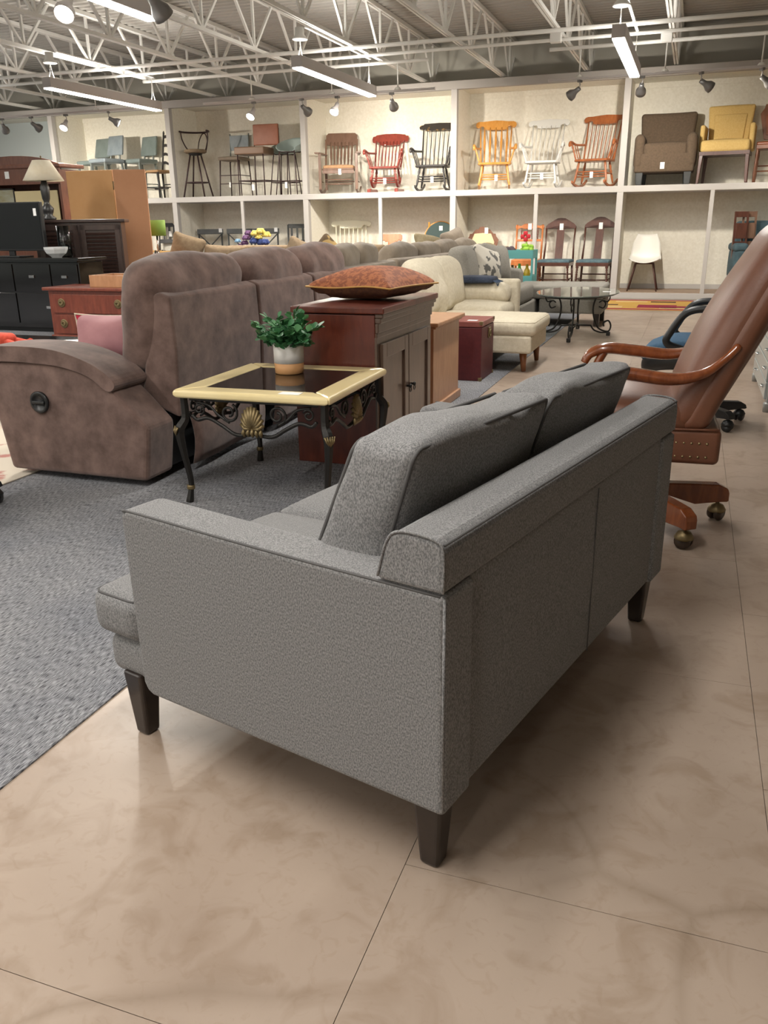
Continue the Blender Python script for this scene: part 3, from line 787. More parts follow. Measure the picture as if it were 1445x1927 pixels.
# ================================================================== CREAM SECTIONAL WITH CHAISE
cs = thing('cream_sectional', 'cream linen sofa with chaise end and wooden legs', 'sofa', (0, 0, .005))
M_LEGW = wood('walnut_leg', (120, 72, 40), (144, 92, 56))
B().lohi((-2.25, 6.66, .15), (-1.13, 7.42, .29)).obj('chaise_base', M_CREAM, cs, bev=.02, seg=3)
cc = B().pad((-1.65, 7.04, .345), (1.1, .77, .12), .045, (.006, .006, .02), n=8).obj('chaise_cushion', M_CREAM, cs)
B().tube(rim((-1.65, 7.04, .345), (1.1, .77, .12), .045, 2, 1), .004, 6, closed=True).obj('piping', M_CREAM, cc)
B().lohi((-2.25, 6.66, .15), (-1.50, 8.05, .28)).obj('sofa_base', M_CREAM, cs, bev=.02)
B().pad((-1.86, 7.74, .36), (.66, .60, .16), .05, (.01, .01, .03), n=7).obj('seat_cushion', M_CREAM, cs)
B().pad((-2.30, 7.3, .48), (.20, 1.7, .50), .05, n=4).obj('back_frame', M_CREAM, cs)
B().pad((-1.86, 8.08, .42), (.72, .13, .44), .03, n=3).obj('arm', M_CREAM, cs)
for k, yc in enumerate((6.98, 7.58)):
    B().pad((-2.10, yc, .63), (.20, .66, .44), .08, (.05, .01, .02), n=8, fn=lambda q: Vector((q.x-.22*(q.z-.63), q.y, q.z)), wob=.015, seed=k*3.).obj('back_cushion', M_CREAM, cs)
B().pad((-1.84, 7.93, .52), (.56, .17, .19), .08, (.01, .01, .01), n=7).obj('bolster', M_CREAM, cs)
for (x, y) in ((-1.205, 6.74), (-1.20, 7.33), (-2.2, 6.74), (-1.56, 8.0)):
    B().tube([(x, y, .15), (x+.01, y, 0)], [.032, .018], 12).obj('leg', M_LEGW, cs)
tw = thing('folded_throw', 'folded navy throw blanket draped over the cream bolster', 'blanket', (-1.90, 7.93, .625))
M_NAVY = mat('navy_knit', (44, 52, 68), .95, rgb2=(58, 66, 84), scale=60)
B().pad((0, 0, .022), (.40, .24, .05), .022, (0, 0, .01), n=8, fn=lambda q: Vector((q.x, q.y, q.z-1.6*max(0, abs(q.y)-.05)**2)), wob=.006).obj('folds', M_NAVY, tw)
M_NAVF = mat('navy_fringe_mat', (72, 88, 112), .95)
fr = B()
for k in range(16): fr.tube([(.19, -.11+.014*k, .02), (.23+.01*(k % 3), -.11+.014*k, .0), (.24, -.11+.014*k, -.03)], .004, 4)
fr.obj('fringe', M_NAVF, tw)
cushion('throw_pillow', 'small ivory throw pillow peaking behind the rust pillow', 'pillow', (-1.98, 6.86, .47), (-.35, .78, 1.3), (.34, .10, .34), M_CREAM)

# ================================================================== GREY SECTIONAL FURTHER BACK
gs = thing('grey_sectional', 'mid grey sofa with low chaise behind the oval glass table', 'sofa', (0, 0, .005))
B().lohi((-2.55, 9.0, .12), (-1.66, 11.0, .30)).obj('sofa_base', M_GREYF, gs, bev=.02)
B().pad((-2.0, 9.45, .39), (.66, .85, .18), .04, (.01, 0, .02), n=5).obj('seat_cushion', M_GREYF, gs)
B().lohi((-1.62, 9.95, .14), (-.90, 10.7, .30)).obj('chaise_base', M_GREYF, gs, bev=.02)
B().pad((-1.42, 10.33, .375), (1.05, .76, .15), .03, (.01, .01, .01), n=5).obj('chaise_cushion', M_GREYF, gs)
B().pad((-2.52, 10.0, .50), (.22, 2.1, .56), .05, n=4).obj('back_frame', M_GREYF, gs)
B().pad((-2.25, 10.92, .40), (.50, .16, .40), .04, n=3, fn=lambda q: Vector((q.x, q.y, q.z-.25*max(0, q.x+2.1)))).obj('arm', M_GREYF, gs)
for k, yc in enumerate((9.35, 10.1)):
    B().pad((-2.34, yc, .68), (.20, .70, .42), .07, (.04, 0, .02), n=7, fn=lambda q: Vector((q.x-.18*(q.z-.68), q.y, q.z)), wob=.01, seed=9.+k).obj('back_cushion', M_GREYF, gs)
for (x, y) in ((-.96, 10.02), (-.96, 10.62), (-2.45, 9.05), (-1.7, 9.05)): B().lohi((x-.03, y-.03, 0), (x+.03, y+.03, .14)).obj('leg', M_LEGD, gs)
M_PATT = mat('grey_white_print', (104, 102, 98), .95, rgb2=(206, 200, 188), scale=9, contrast=(.46, .50), detail=2)
cushion('throw_pillow', 'grey and white printed throw pillow leaning on the grey sofa', 'pillow', (-2.13, 9.5, .485), (-.25, .25, 1.15), (.46, .15, .42), M_PATT, seed=3.)
cushion('throw_pillow', 'plain grey throw pillow behind the printed one on the grey sofa', 'pillow', (-2.13, 10.1, .46), (-.25, .1, 1.25), (.52, .16, .46), M_GREYF, seed=5.)

# ================================================================== OVAL GLASS COFFEE TABLE
gt = thing('coffee_table', 'oval glass coffee table on scrolled wrought iron legs', 'coffee table', (-1.08, 9.12, .005))
def ell(rx, ry, n=48): return [(rx*math.cos(2*PI*i/n), ry*math.sin(2*PI*i/n)) for i in range(n)]
M_TGLASS = mat('table_glass', (190, 200, 194), .02, trans=.8, spec=.9)
B().prism(ell(.42, .68), .44, .452, 'xy').obj('glass_top', M_TGLASS, gt, bev=.004, seg=2)
B().tube([(x, y, .434) for x, y in ell(.385, .64)], .007, 6, closed=True).obj('top_ring', M_BLACKM, gt)
for (fx, fy) in ((0.0, -.56), (.33, .06), (-.05, .58), (-.33, -.06)):
    d = Vector((fx, fy, 0)); r = d.length; d.normalize()
    def P(s, z): return Vector((d.x*s, d.y*s, z))
    L_ = B()
    L_.tube(smooth_path([P(r*.62, .43), P(r*.50, .32), P(r*.52, .20), P(r*.68, .08), P(r*.98, .045), P(r*1.06, .10), P(r*.98, .155), P(r*.84, .135), P(r*.85, .095)], 6), .009, 6)
    L_.tube(smooth_path([P(r*.66, .30), P(r*.80, .285), P(r*.86, .33), P(r*.76, .36), P(r*.66, .34)], 5), .007, 6)
    L_.tube(smooth_path([P(r*.62, .43), P(r*.85, .435), P(r*.98, .40), P(r*.92, .35), P(r*.80, .36)], 5), .007, 6)
    L_.tube(smooth_path([P(r*.45, .105), P(r*.55, .06), P(r*.75, .035), P(r*.98, .035)], 5), .008, 6)
    lo = L_.obj('leg', M_BLACKM, gt)
    B().lohi((fx-.02, fy-.02, 0), (fx+.02, fy+.02, .04)).obj('foot', M_BLACKM, lo, bev=.005)
    B().tube([P(0, .11), P(r*.46, .105)], .008, 6).obj('stretcher', M_BLACKM, gt)
B().lohi((.25, -.02, .4525), (.33, .04, .454)).obj('price_tag', M_PAPER, gt)

# ================================================================== BROWN LEATHER OFFICE CHAIR
oc = thing('leather_office_chair', 'tall brown leather swivel office chair with curved wooden arms and casters', 'office chair', (-.12, 3.34, 0), math.radians(3))
# faces -X ; local x = towards the back
def backfn(q):
    f = (q.z-.42)/.72
    f = max(-.2, f)
    return Vector((q.x+.27*f+.05*f*f, q.y*(1-.10*max(0, f)**2), q.z))
B().pad((.135, 0, .79), (.15, .52, .72), .06, (.045, .01, .02), n=12, fn=backfn).obj('backrest', M_LEATHER, oc)
B().pad((.165, 0, .79), (.09, .535, .70), .03, (.02, .01, .0), n=8, fn=backfn).obj('outer_back', M_LEATHER, oc)
B().pad((-.05, 0, .475), (.46, .50, .13), .05, (.02, .02, .03), n=8).obj('seat_cushion', M_LEATHER, oc)
sk = B().pad((-.01, 0, .38), (.56, .52, .13), .02, (.006, .006, 0), n=4).obj('seat_frame', M_LEATHER, oc)
nails = B()
for zz in (.345, .395):
    for k in range(20):
        nails.lathe([(.0, .0), (.006, .0), (.004, .004), (0, .005)], n=6, M=T(-.27+.026*k, -.2605, zz) @ RX(PI/2))
no = nails.obj('nailheads', M_BRASS, sk); no['kind'] = 'stuff'
B().tube(smooth_path([(-.26, -.262, .445), (.0, -.264, .442), (.26, -.262, .447)], 4), .004, 5).obj('welt', M_LEATHER, sk)
for s in (-1, 1):
    y = s*.285
    pts = smooth_path([(-.25, y*.98, .585), (-.225, y, .625), (-.16, y, .648), (-.05, y*1.03, .640), (.08, y*1.05, .628), (.18, y*1.03, .648), (.25, y*.97, .70), (.29, y*.93, .745)], 6)
    n = len(pts); rr = [.015+.009*math.sin(PI*min(1, i/(n*.8))) for i in range(n)]; rr[-1] = .012
    am = B().tube(pts, rr, 10, flat=1.35).obj('arm', M_ARMW, oc)
    B().tube(smooth_path([(-.17, y, .635), (-.20, y*.98, .56), (-.17, y*.93, .48), (-.12, y*.9, .40)], 5), .018, 10, flat=1.2).obj('arm_support', M_ARMW, am)
B().tube([(0, 0, .13), (0, 0, .33)], .026, 14).obj('column', M_BLACKM, oc)
B().lohi((-.12, -.07, .295), (.12, .07, .318)).obj('tilt_plate', M_BLACKM, oc, bev=.004)
B().tube(smooth_path([(.1, -.12, .33), (.095, -.125, .20), (.09, -.13, .185)], 3), .004, 5).obj('tilt_lever', M_BLACKM, oc)
M_CASTER = mat('caster_rubber', (58, 44, 34), .35)
def star(parent, n, a0, R, m, z0=.12, z1=.075, caster=True, mb=None, drop=.0):
    for k in range(n):
        a = a0+2*PI*k/n
        d = Vector((math.cos(a), math.sin(a), 0)); sd = Vector((-d.y, d.x, 0))
        vs = []; fs = []
        prof = ((.0, z0+.035, z0-.025), (R*.3, z0+.026, z0-.02), (R*.65, z0+.022, z1-.008), (R*.9, z0+.018, z1), (R*1.0, z0-.0, z1), (R*1.02, z0-.02, z1+.005))
        for (s, zt_, zb_) in prof:
            for sg in (-1, 1):
                vs += [d*s+sd*(.024*sg)+Vector((0, 0, zt_)), d*s+sd*(.024*sg)+Vector((0, 0, zb_))]
        for i in range(len(prof)-1):
            b = i*4; q = b+4
            fs += [(b, b+2, q+2, q), (b+1, q+1, q+3, b+3), (b, q, q+1, b+1), (b+2, b+3, q+3, q+2)]
        e = (len(prof)-1)*4; fs += [(0, 1, 3, 2), (e, e+2, e+3, e+1)]
        lg = B().add(vs, fs).obj('base_arm', m, parent, bev=.006)
        cx, cy = d.x*R*.92, d.y*R*.92
        w_ = B()
        for sg in (-1, 1):
            w_.lathe([(0, -.010), (.02, -.012), (.029, -.008), (.031, 0), (.029, .006), (0, .008)], n=16, M=T(cx, cy, .031) @ RZ(a+.6) @ RX(PI/2) @ T(0, 0, sg*.016))
        co = w_.obj('caster', M_CASTER if mb else M_BLACK, lg)
        B().lathe([(0, 0), (.033, 0), (.036, .008), (.024, .028), (.008, .034), (.008, .045), (0, .045)], (cx, cy, .036), 16).obj('caster_hood', mb or M_BLACK, lg)
star(oc, 5, math.radians(-57), .36, M_ARMW, .135, .08, mb=M_BRASS)

# ================================================================== BLACK AND BLUE OFFICE CHAIR
bc = thing('blue_office_chair', 'black office chair with blue seat and looped arms beyond the leather chair', 'office chair', (.10, 5.25, 0), math.radians(-4))
B().pad((-.08, 0, .465), (.46, .48, .07), .028, (.01, .01, .012), n=8, fn=lambda q: Vector((q.x, q.y*(1-.25*max(0, -(q.x+.08)/.23)**2), q.z-.05*max(0, -(q.x+.1)/.2)**2))).obj('seat_cushion', M_BLUEF, bc)
B().pad((-.08, 0, .395), (.45, .47, .12), .05, (.01, .01, 0), n=6, fn=lambda q: Vector((q.x, q.y*(1-.25*max(0, -(q.x+.08)/.23)**2), q.z-.04*max(0, -(q.x+.1)/.2)**2))).obj('seat_shell', M_BLACK, bc)
B().pad((.25, 0, .78), (.08, .44, .40), .035, (.02, 0, 0), n=6, fn=lambda q: Vector((q.x+.15*(q.z-.6), q.y, q.z))).obj('backrest', M_BLUEF, bc)
B().tube([(.14, 0, .42), (.24, 0, .45), (.27, 0, .62)], .022, 8).obj('back_bracket', M_BLACK, bc)
for s in (-1, 1):
    y = s*.25
    B().tube(smooth_path([(.12, y*.8, .44), (-.10, y*.95, .465), (-.17, y, .50), (-.15, y, .56), (-.10, y, .64), (-.05, y, .675), (.03, y, .685), (.20, y, .675)], 6), .021, 10, flat=1.1).obj('arm', M_BLACK, bc)
B().tube([(0, 0, .12), (0, 0, .40)], .028, 12).obj('column', M_BLACK, bc)
star(bc, 5, math.radians(-45), .31, M_BLACK, .10, .075)
B().tube(smooth_path([(-.13, -.02, .41), (-.20, -.10, .40), (-.06, -.16, .385), (.05, -.14, .385)], 5), .006, 6).obj('lever', M_BLACK, bc)

# ================================================================== ACRYLIC DRAWER CART AT THE RIGHT EDGE
M_ACR = mat('frosted_acrylic', (190, 196, 194), .2, trans=.35, spec=.6)
dk = thing('drawer_cart', 'grey metal drawer desk with chrome pulls at the right picture edge', 'desk', (.50, 5.62, .0))
M_DSK = mat('grey_desk_steel', (150, 152, 150), .35, metal=.3)
M_DSKT = mat('white_desk_top', (226, 228, 224), .4)
B().lohi((.03, .02, .05), (.60, 1.2, .54)).obj('carcass', M_DSK, dk, bev=.006)
B().lohi((.0, -.02, .545), (.64, 1.25, .575)).obj('top', M_DSKT, dk, bev=.008)
for k in range(4):
    d = B().lohi((.015, .06, .075+.115*k), (.032, 1.15, .18+.115*k)).obj('drawer', M_ACR, dk, bev=.004)
    for yy in (.25, .9): B().tube([(.012, yy-.04, .13+.115*k), (.0, yy, .13+.115*k), (.012, yy+.04, .13+.115*k)], .006, 6).obj('pull', M_CHROME, d)
for (x, y) in ((.04, .04), (.58, .04), (.04, 1.16), (.58, 1.16)): B().lathe([(0, 0), (.024, 0), (.026, .05), (.024, .06), (0, .06)], (x, y, 0), 14).obj('leg', M_DSK, dk)
ox = B().lohi((.0, .0, .0), (.4, .5, .05)).obj('paper_stack', M_PAPER, bev=.002); tag(ox, 'white paper stack on the grey drawer desk', 'paper', None, (.54, 6.0, .5755), .1)

# ================================================================== FAR SOFAS BEHIND THE RECLINER
def far_sofa(name, label, x, y0, y1, n, m, zr=.80, zc=.95, loc_rz=0., arm=True, seed=0.):
    t = thing(name, label, 'sofa', (x, y0, .005), loc_rz)
    Ln = y1-y0
    B().pad((-.02, Ln/2, .45), (.16, Ln, (zr-.1)), .04, (.015, 0, 0), n=6).obj('back_shell', m, t)
    B().lohi((-.82, .05, .06), (-.1, Ln-.05, .34)).obj('base', m, t, bev=.02)
    B().lohi((-.78, .08, 0), (-.02, Ln-.08, .12)).obj('plinth', M_LEGD, t)
    for s in (0, 1):
        if arm: B().pad((-.44, .11 if s == 0 else Ln-.11, .34), (.86, .22, .56), .07, n=5).obj('arm', m, t)
    w_ = (Ln-.44)/n
    for k in range(n):
        yc = .22+w_*(k+.5)
        B().pad((-.20, yc, zc-.25), (.22, w_*1.02, .48), .09, (.03, .01, .03), n=7, fn=lambda q: Vector((q.x+.14*(q.z-zc+.25), q.y, q.z)), wob=.022, wscale=4.5, seed=seed+k*4.).obj('back_pillow', m, t)
        B().pad((-.52, yc, .42), (.60, w_*.99, .17), .05, (.01, 0, .03), n=5).obj('seat_cushion', m, t)
    return t
far_sofa('taupe_sofa', 'taupe suede sofa back directly beyond the brown recliner sofa', -2.72, 6.15, 8.35, 3, M_SUEDE2, .80, .965, math.radians(4), seed=2.)
far_sofa('taupe_sofa', 'long taupe suede sofa back above the ivory cushions', -2.92, 8.55, 12.1, 4, M_SUEDE2, .80, .93, math.radians(-3), seed=20.)
far_sofa('olive_sofa', 'olive tan sofa end beside the teal cart', -2.72, 12.2, 13.4, 1, M_OLIVE, .79, .84, math.radians(0), seed=30.)
cushion('throw_pillow', 'olive pillow lying along the taupe sofa top below the green round chair', 'pillow', (-3.28, 11.2, .80), (-.5, .12, 1.3), (.62, .13, .22), M_OLIVE, seed=6.)
cushion('throw_pillow', 'taupe pillow with upturned corner above the long taupe sofa', 'pillow', (-3.12, 11.85, .80), (-.3, -.2, 1.2), (.46, .14, .27), M_SUEDE2, seed=7.)

# tan sofa facing the camera further left, with its pillows
ts = thing('tan_sofa', 'tan fabric sofa with loose pillows seen over the brown recliner', 'sofa', (-5.12, 10.7, .005))
B().lohi((-1.1, -.4, 0), (1.1, .38, .08)).obj('plinth', M_LEGD, ts)
B().pad((0, .42, .48), (2.4, .2, .80), .05, n=5).obj('back_shell', M_TAN, ts)
B().lohi((-1.2, -.45, .06), (1.2, .4, .36)).obj('base', M_TAN, ts, bev=.02)
for s in (-1, 1): B().pad((s*1.12, -.02, .38), (.2, .9, .62), .07, n=4).obj('arm', M_TAN, ts)
for k in range(3): B().pad((-.68+.68*k, -.05, .44), (.67, .8, .2), .06, (0, 0, .03), n=6).obj('seat_cushion', M_TAN, ts)
def far_pillow(px, py, Y, z0, rot, sz, m, label, seed, pipe=None):
    p = on_y(px, py, Y); return cushion('throw_pillow', label, 'pillow', (p.x, Y, z0), rot, sz, m, seed=seed)
far_pillow(340, 460, 10.55, .60, (-.15, .30, .35), (.46, .16, .46), M_TAN, 'tan pillow standing on its corner right of the green lamp', 8.)
far_pillow(418, 470, 10.6, .57, (-.3, .05, 0), (.68, .15, .34), M_TAN, 'wide tan pillow lying low left of the flowers', 9.)
far_pillow(555, 460, 10.5, .57, (-.2, .45, .3), (.50, .15, .40), M_TAN, 'tan pillow tilted against the plaid pillow', 10.)
M_PLAID = mat('brown_gold_plaid', (78, 60, 36), .9, rgb2=(150, 124, 76), scale=6, contrast=(.48, .52), detail=1)
far_pillow(596, 462, 10.35, .60, (-.1, .75, .2), (.46, .15, .42), M_PLAID, 'brown and gold plaid pillow propped at an angle', 11.)
far_pillow(622, 466, 10.2, .70, (-1.2, 0, .1), (.52, .12, .30), M_TAN, 'small beige pillow lying flat right of the plaid pillow', 12.)
# flowers on a console behind the tan sofa
ct = thing('sofa_table', 'narrow wooden sofa table behind the tan sofa', 'table', (-5.1, 11.75, .005))
M_OAK = wood('warm_oak', (168, 104, 54), (192, 128, 76))
B().lohi((-1.0, -.18, .68), (1.0, .18, .72)).obj('top', M_OAK, ct, bev=.005)
for (x, y) in ((-.95, -.14), (.95, -.14), (-.95, .14), (.95, .14)): B().lohi((x-.025, y-.025, 0), (x+.025, y+.025, .68)).obj('leg', M_OAK, ct)
fp = on_y(484, 452, 11.75)
fa = thing('flower_arrangement', 'artificial flower arrangement with yellow, blue and purple blooms', 'flowers', (fp.x, 11.75, .725))
B().lathe([(0, 0), (.09, 0), (.12, .08), (.10, .14), (0, .14)], n=18).obj('bowl', M_LEGD, fa)
M_YEL = mat('yellow_petals', (224, 206, 110), .8); M_BLU = mat('blue_petals', (54, 72, 130), .8); M_PUR = mat('purple_petals', (110, 78, 118), .8); M_LBL = mat('pale_blue_petals', (130, 168, 200), .8)
rnd = random.Random(11)
def bloom(c, r, m):
    b_ = B()
    for k in range(14):
        a = k*2.4; e = .15+1.3*((k*7) % 14)/14
        d = Vector((math.cos(a)*math.cos(e), math.sin(a)*math.cos(e), math.sin(e)))
        b_.pad(Vector(c)+d*r*.6, (r*.75, r*.75, r*.7), r*.34, n=1, fn=None)
    b_.obj('bloom', m, fa)
for (x, z, r, m) in ((.0, .30, .075, M_YEL), (.08, .33, .075, M_YEL), (.15, .28, .075, M_YEL), (.05, .25, .06, M_YEL), (-.02, .19, .085, M_BLU), (.10, .17, .085, M_BLU), (.17, .18, .07, M_BLU), (-.16, .24, .07, M_PUR), (-.20, .17, .06, M_PUR), (-.14, .31, .06, M_PUR), (-.28, .20, .05, M_LBL), (-.25, .13, .05, M_PUR)):
    bloom((x, rnd.uniform(-.1, .02), z), r, m)
# end table with the green lamp
et = thing('end_table', 'light wood end table under the green lamp', 'table', (-6.95, 10.15, .005))
B().lohi((-.55, -.32, .69), (.38, .32, .74)).obj('top', M_OAK, et, bev=.006)
B().lohi((-.50, -.28, .56), (.33, .28, .69)).obj('apron', M_OAK, et)
for (x, y) in ((-.47, -.25), (.30, -.25), (-.47, .25), (.30, .25)): B().lohi((x-.03, y-.03, 0), (x+.03, y+.03, .56)).obj('leg', M_OAK, et)
gl = thing('table_lamp', 'table lamp with lime green drum shade and slim glass stem', 'lamp', (on_y(296, 450, 10.1).x, 10.1, .746))
M_GREEN = mat('lime_green_shade', (118, 146, 62), .85)
B().lathe([(.122, .29), (.122, .49), (.117, .49), (.117, .29)], n=28).obj('shade', M_GREEN, gl)
B().lathe([(0, 0), (.07, 0), (.07, .012), (.015, .02), (.012, .1), (.02, .14), (.012, .18), (.012, .38), (0, .38)], n=16).obj('stem', M_CHROME, gl)

# ================================================================== LEFT: CONSOLE, TV, CABINETS
fcp = on_y(95, 560, 7.42)
fc = thing('file_cabinet', 'red-brown two-drawer wooden file cabinet with round brass pulls', 'cabinet', (fcp.x-.02, 7.42, .005))
M_MAHOG = wood('red_mahogany', (104, 46, 32), (132, 66, 46), coat=.4)
B().lohi((0, 0, .05), (1.05, .48, .52)).obj('body', M_MAHOG, fc, bev=.004)
B().lohi((-.05, -.04, .52), (1.1, .5, .555)).obj('top', M_MAHOG, fc, bev=.01, seg=3)
B().lohi((-.02, -.02, 0), (1.07, .49, .06)).obj('plinth', M_MAHOG, fc, bev=.01)
for k in range(2):
    z0 = .075+.215*k
    d = B().lohi((.05, -.015, z0), (1.0, 0, z0+.195)).obj('drawer', M_MAHOG, fc, bev=.004)
    for x in (.17, .88):
        pl_ = B().lathe([(0, 0), (.045, 0), (.047, .004), (.040, .008), (.03, .005), (.02, .009), (0, .010)], n=20, M=T(x, -.015, z0+.105) @ RX(PI/2)).obj('pull_plate', M_BRASS, d)
        B().tube([(x+.024*math.cos(a), -.03, z0+.105+.024*math.sin(a)*.8) for a in [i*PI/6 for i in range(12)]], .005, 6, closed=True).obj('ring_pull', M_BRASS, d)
wb = thing('wooden_tray_box', 'open honey wood box lying on the red-brown file cabinet', 'box', (on_y(170, 525, 7.5).x, 7.48, .561))
for (lo, hi) in (((0, 0, 0), (.62, .02, .12)), ((0, .38, 0), (.62, .40, .12)), ((0, .02, 0), (.02, .38, .12)), ((.60, .02, 0), (.62, .38, .12))):
    B().lohi(lo, hi).obj('side', M_PINE, wb, bev=.002)
B().lohi((.02, .02, 0), (.6, .38, .02)).obj('base', M_DOORBR, wb)
M_GLOSS = mat('gloss_black_lacquer', (14, 13, 13), .08, coat=.6, spec=.7)
cr = on_y(152, 486, 7.98)
con = thing('tv_console', 'glossy black media console under the television', 'console', (cr.x, 7.98, .005))
B().lohi((-2.3, .0, .05), (-.04, .42, .78)).obj('body', M_GLOSS, con, bev=.005)
B().lohi((-2.34, -.05, .80), (0, .45, .83)).obj('top', M_GLOSS, con, bev=.004)
B().lohi((-2.2, .05, .78), (-.1, .38, .80)).obj('top_spacer', M_GLOSS, con)
B().lohi((-2.26, .04, 0), (-.08, .4, .05)).obj('plinth', M_BLACK, con)
for (x0, x1, z0, z1) in ((-.42, -.06, .46, .76), (-.95, -.44, .46, .76), (-1.5, -.97, .46, .76), (-.95, -.06, .1, .44), (-1.9, -.97, .1, .44)):
    d = B().lohi((x0, -.015, z0), (x1, 0, z1)).obj('drawer', M_GLOSS, con, bev=.003)
    B().lohi(((x0+x1)/2-.035, -.03, (z0+z1)/2), ((x0+x1)/2+.035, -.015, (z0+z1)/2+.03)).obj('handle', M_CHROME, d, bev=.003)
tvp = on_y(88, 470, 8.15)
tv = thing('television', 'black flat-screen television with a white tag on the media console', 'television', (tvp.x, 8.15, .836))
M_SCR = mat('tv_screen', (20, 22, 23), .25, spec=.6)
B().lohi((-1.0, -.02, .07), (0, .03, .60)).obj('bezel', M_BLACK, tv, bev=.006)
B().lohi((-.98, -.024, .095), (-.02, -.019, .585)).obj('screen', M_SCR, tv)
B().lohi((-.7, -.12, 0), (-.3, .12, .015)).lohi((-.54, -.01, .015), (-.46, .02, .08)).obj('stand', M_BLACK, tv, bev=.004)
B().lohi((-.095, -.028, .45), (-.055, -.025, .53)).obj('price_tag', M_PAPER, tv)
bwp = on_y(112, 478, 8.12)
bo = thing('glass_bowl', 'pale faceted ceramic bowl on the black console', 'bowl', (bwp.x, 8.07, .836)); bo.scale = (.9, .9, .9)
B().lathe([(0, .0), (.06, .0), (.07, .012), (.12, .05), (.145, .10), (.148, .125), (.138, .125), (.13, .10), (.1, .05), (0, .03)], n=12, smooth=False).obj('bowl_shell', mat('frosted_white', (205, 208, 208), .4), bo)
cdp = on_y(107, 440, 8.2)
cd = thing('candle_holder', 'clear glass cylinder candle holder behind the pale bowl', 'candle holder', (cdp.x, 8.31, .836))
B().lathe([(0, 0), (.075, 0), (.075, .34), (.070, .34), (.070, .01), (0, .01)], n=20).obj('cylinder', M_GLASS, cd)
M_DKW = wood('dark_walnut', (52, 36, 32), (66, 48, 42), coat=.3)
lvr = on_y(231, 412, 9.0); lvl = lvr-Vector((1.04, 0, 0))
lv = thing('louvered_cabinet', 'dark walnut cabinet with louvered doors behind the black console', 'cabinet', (lvr.x, 9.0, .005), .5)
LW = lvr.x-lvl.x; LZ = lvr.z
B().lohi((-LW, 0, 0), (-.03, .38, LZ-.04)).obj('body', M_DKW, lv, bev=.004)
B().lohi((-LW-.03, -.03, LZ-.04), (.02, .41, LZ-.005)).obj('top', M_DKW, lv, bev=.006)
for k in range(2):
    x1 = -.05-(LW/2-.03)*k; x0 = x1-(LW/2-.06)
    d = B().lohi((x0, -.02, .1), (x0+.06, 0, LZ-.07)).lohi((x1-.06, -.02, .1), (x1, 0, LZ-.07)).lohi((x0, -.02, LZ-.13), (x1, 0, LZ-.07)).lohi((x0, -.02, .1), (x1, 0, .16)).obj('door', M_DKW, lv, bev=.003)
    z = .19
    while z < LZ-.15:
        B().box((0, 0, 0), (x1-x0-.12, .035, .012), M=T((x0+x1)/2, -.008, z) @ RX(.7)).obj('louver_slat', M_DKW, d); z += .042
lp = on_y(92, 412, 8.72)
bl = thing('table_lamp', 'bronze urn table lamp with beige cone shade on the louvered cabinet', 'lamp', (lp.x, 8.72, LZ+.001))
B().lathe([(.0, 0), (.085, 0), (.09, .02), (.05, .05), (.065, .09), (.075, .13), (.04, .17), (.03, .2), (.045, .24), (.055, .36), (.03, .44), (.02, .47), (0, .47)], n=20).obj('base', mat('dark_bronze', (74, 74, 74), .35, metal=.6), bl)
M_SHADE = mat('beige_lamp_shade', (232, 224, 204), .9, rgb2=(222, 210, 184), scale=6)
B().lathe([(.235, .44), (.10, .665), (.096, .665), (.231, .44)], n=32).obj('shade', M_SHADE, bl)
B().lathe([(0, .47), (.006, .47), (.006, .70), (.012, .705), (0, .72)], n=8).obj('finial', M_BRASS, bl)
# folding screen
M_SCRN = mat('orange_leather_panel', (212, 160, 104), .6, rgb2=(216, 166, 112), scale=4)
M_SCRN2 = mat('tan_leather_panel', (190, 138, 100), .6, rgb2=(184, 132, 94), scale=4)
s0 = on_y(124, 320, 9.6); s1 = on_y(212, 320, 9.6)
fs = thing('folding_screen', 'tall tan folding screen standing behind the louvered cabinet', 'folding screen', (s1.x, 9.6, .005))
B().lohi((s0.x-s1.x, -.015, 0), (-.012, .015, s1.z)).obj('screen_panel', M_SCRN, fs, bev=.004)
B().lohi((.0, -.015, 0), (.40, .015, s1.z), M=RZ(.45)).obj('screen_panel', M_SCRN2, fs, bev=.004)
for z in (.4, 1.0, 1.6): B().tube([(-.005, -.014, z), (-.005, -.014, z+.1)], .008, 8).obj('hinge', M_BRASS, fs)
# hutch with arched crown
hr = on_y(112, 303, 9.75)
hu = thing('arched_hutch', 'brown wooden hutch with arched crown behind the television', 'hutch', (hr.x, 9.75, .005))
M_HUT = wood('brown_mahogany', (100, 58, 42), (122, 76, 56), coat=.3)
HZ = hr.z
HWd = 1.55
B().lohi((-.07, 0, 0), (-.03, .45, HZ-.1)).obj('side_panel', M_HUT, hu, bev=.004)
B().lohi((-HWd, 0, 0), (-HWd+.04, .45, HZ-.1)).obj('side_panel', M_HUT, hu, bev=.004)
B().lohi((-HWd, .40, 0), (-.05, .45, HZ-.1)).obj('back_panel', M_HUT, hu)
B().lohi((-HWd, 0, 0), (-.05, .45, 1.15)).obj('lower_case', M_HUT, hu, bev=.004)
arch = [(-HWd-.03, HZ-.28), (-HWd-.03, HZ-.06)]+[(-HWd/2+.85*math.cos(a)*.93, HZ-.09+.17*math.sin(a)) for a in [PI-PI*i/14 for i in range(15)]]+[(-.01, HZ-.06), (-.01, HZ-.28)]
B().prism(arch, -.03, .0, 'xz').obj('arched_fascia', M_HUT, hu, bev=.006)
B().lohi((-HWd-.05, -.06, HZ-.08), (.03, .45, HZ-.03)).obj('cornice', M_HUT, hu, bev=.012, seg=3)
B().lohi((-.9, -.036, HZ-.2), (-.83, -.031, HZ-.11)).obj('price_tag', M_PAPER, hu)
M_CRM = mat('cream_panel', (226, 210, 164), .8)
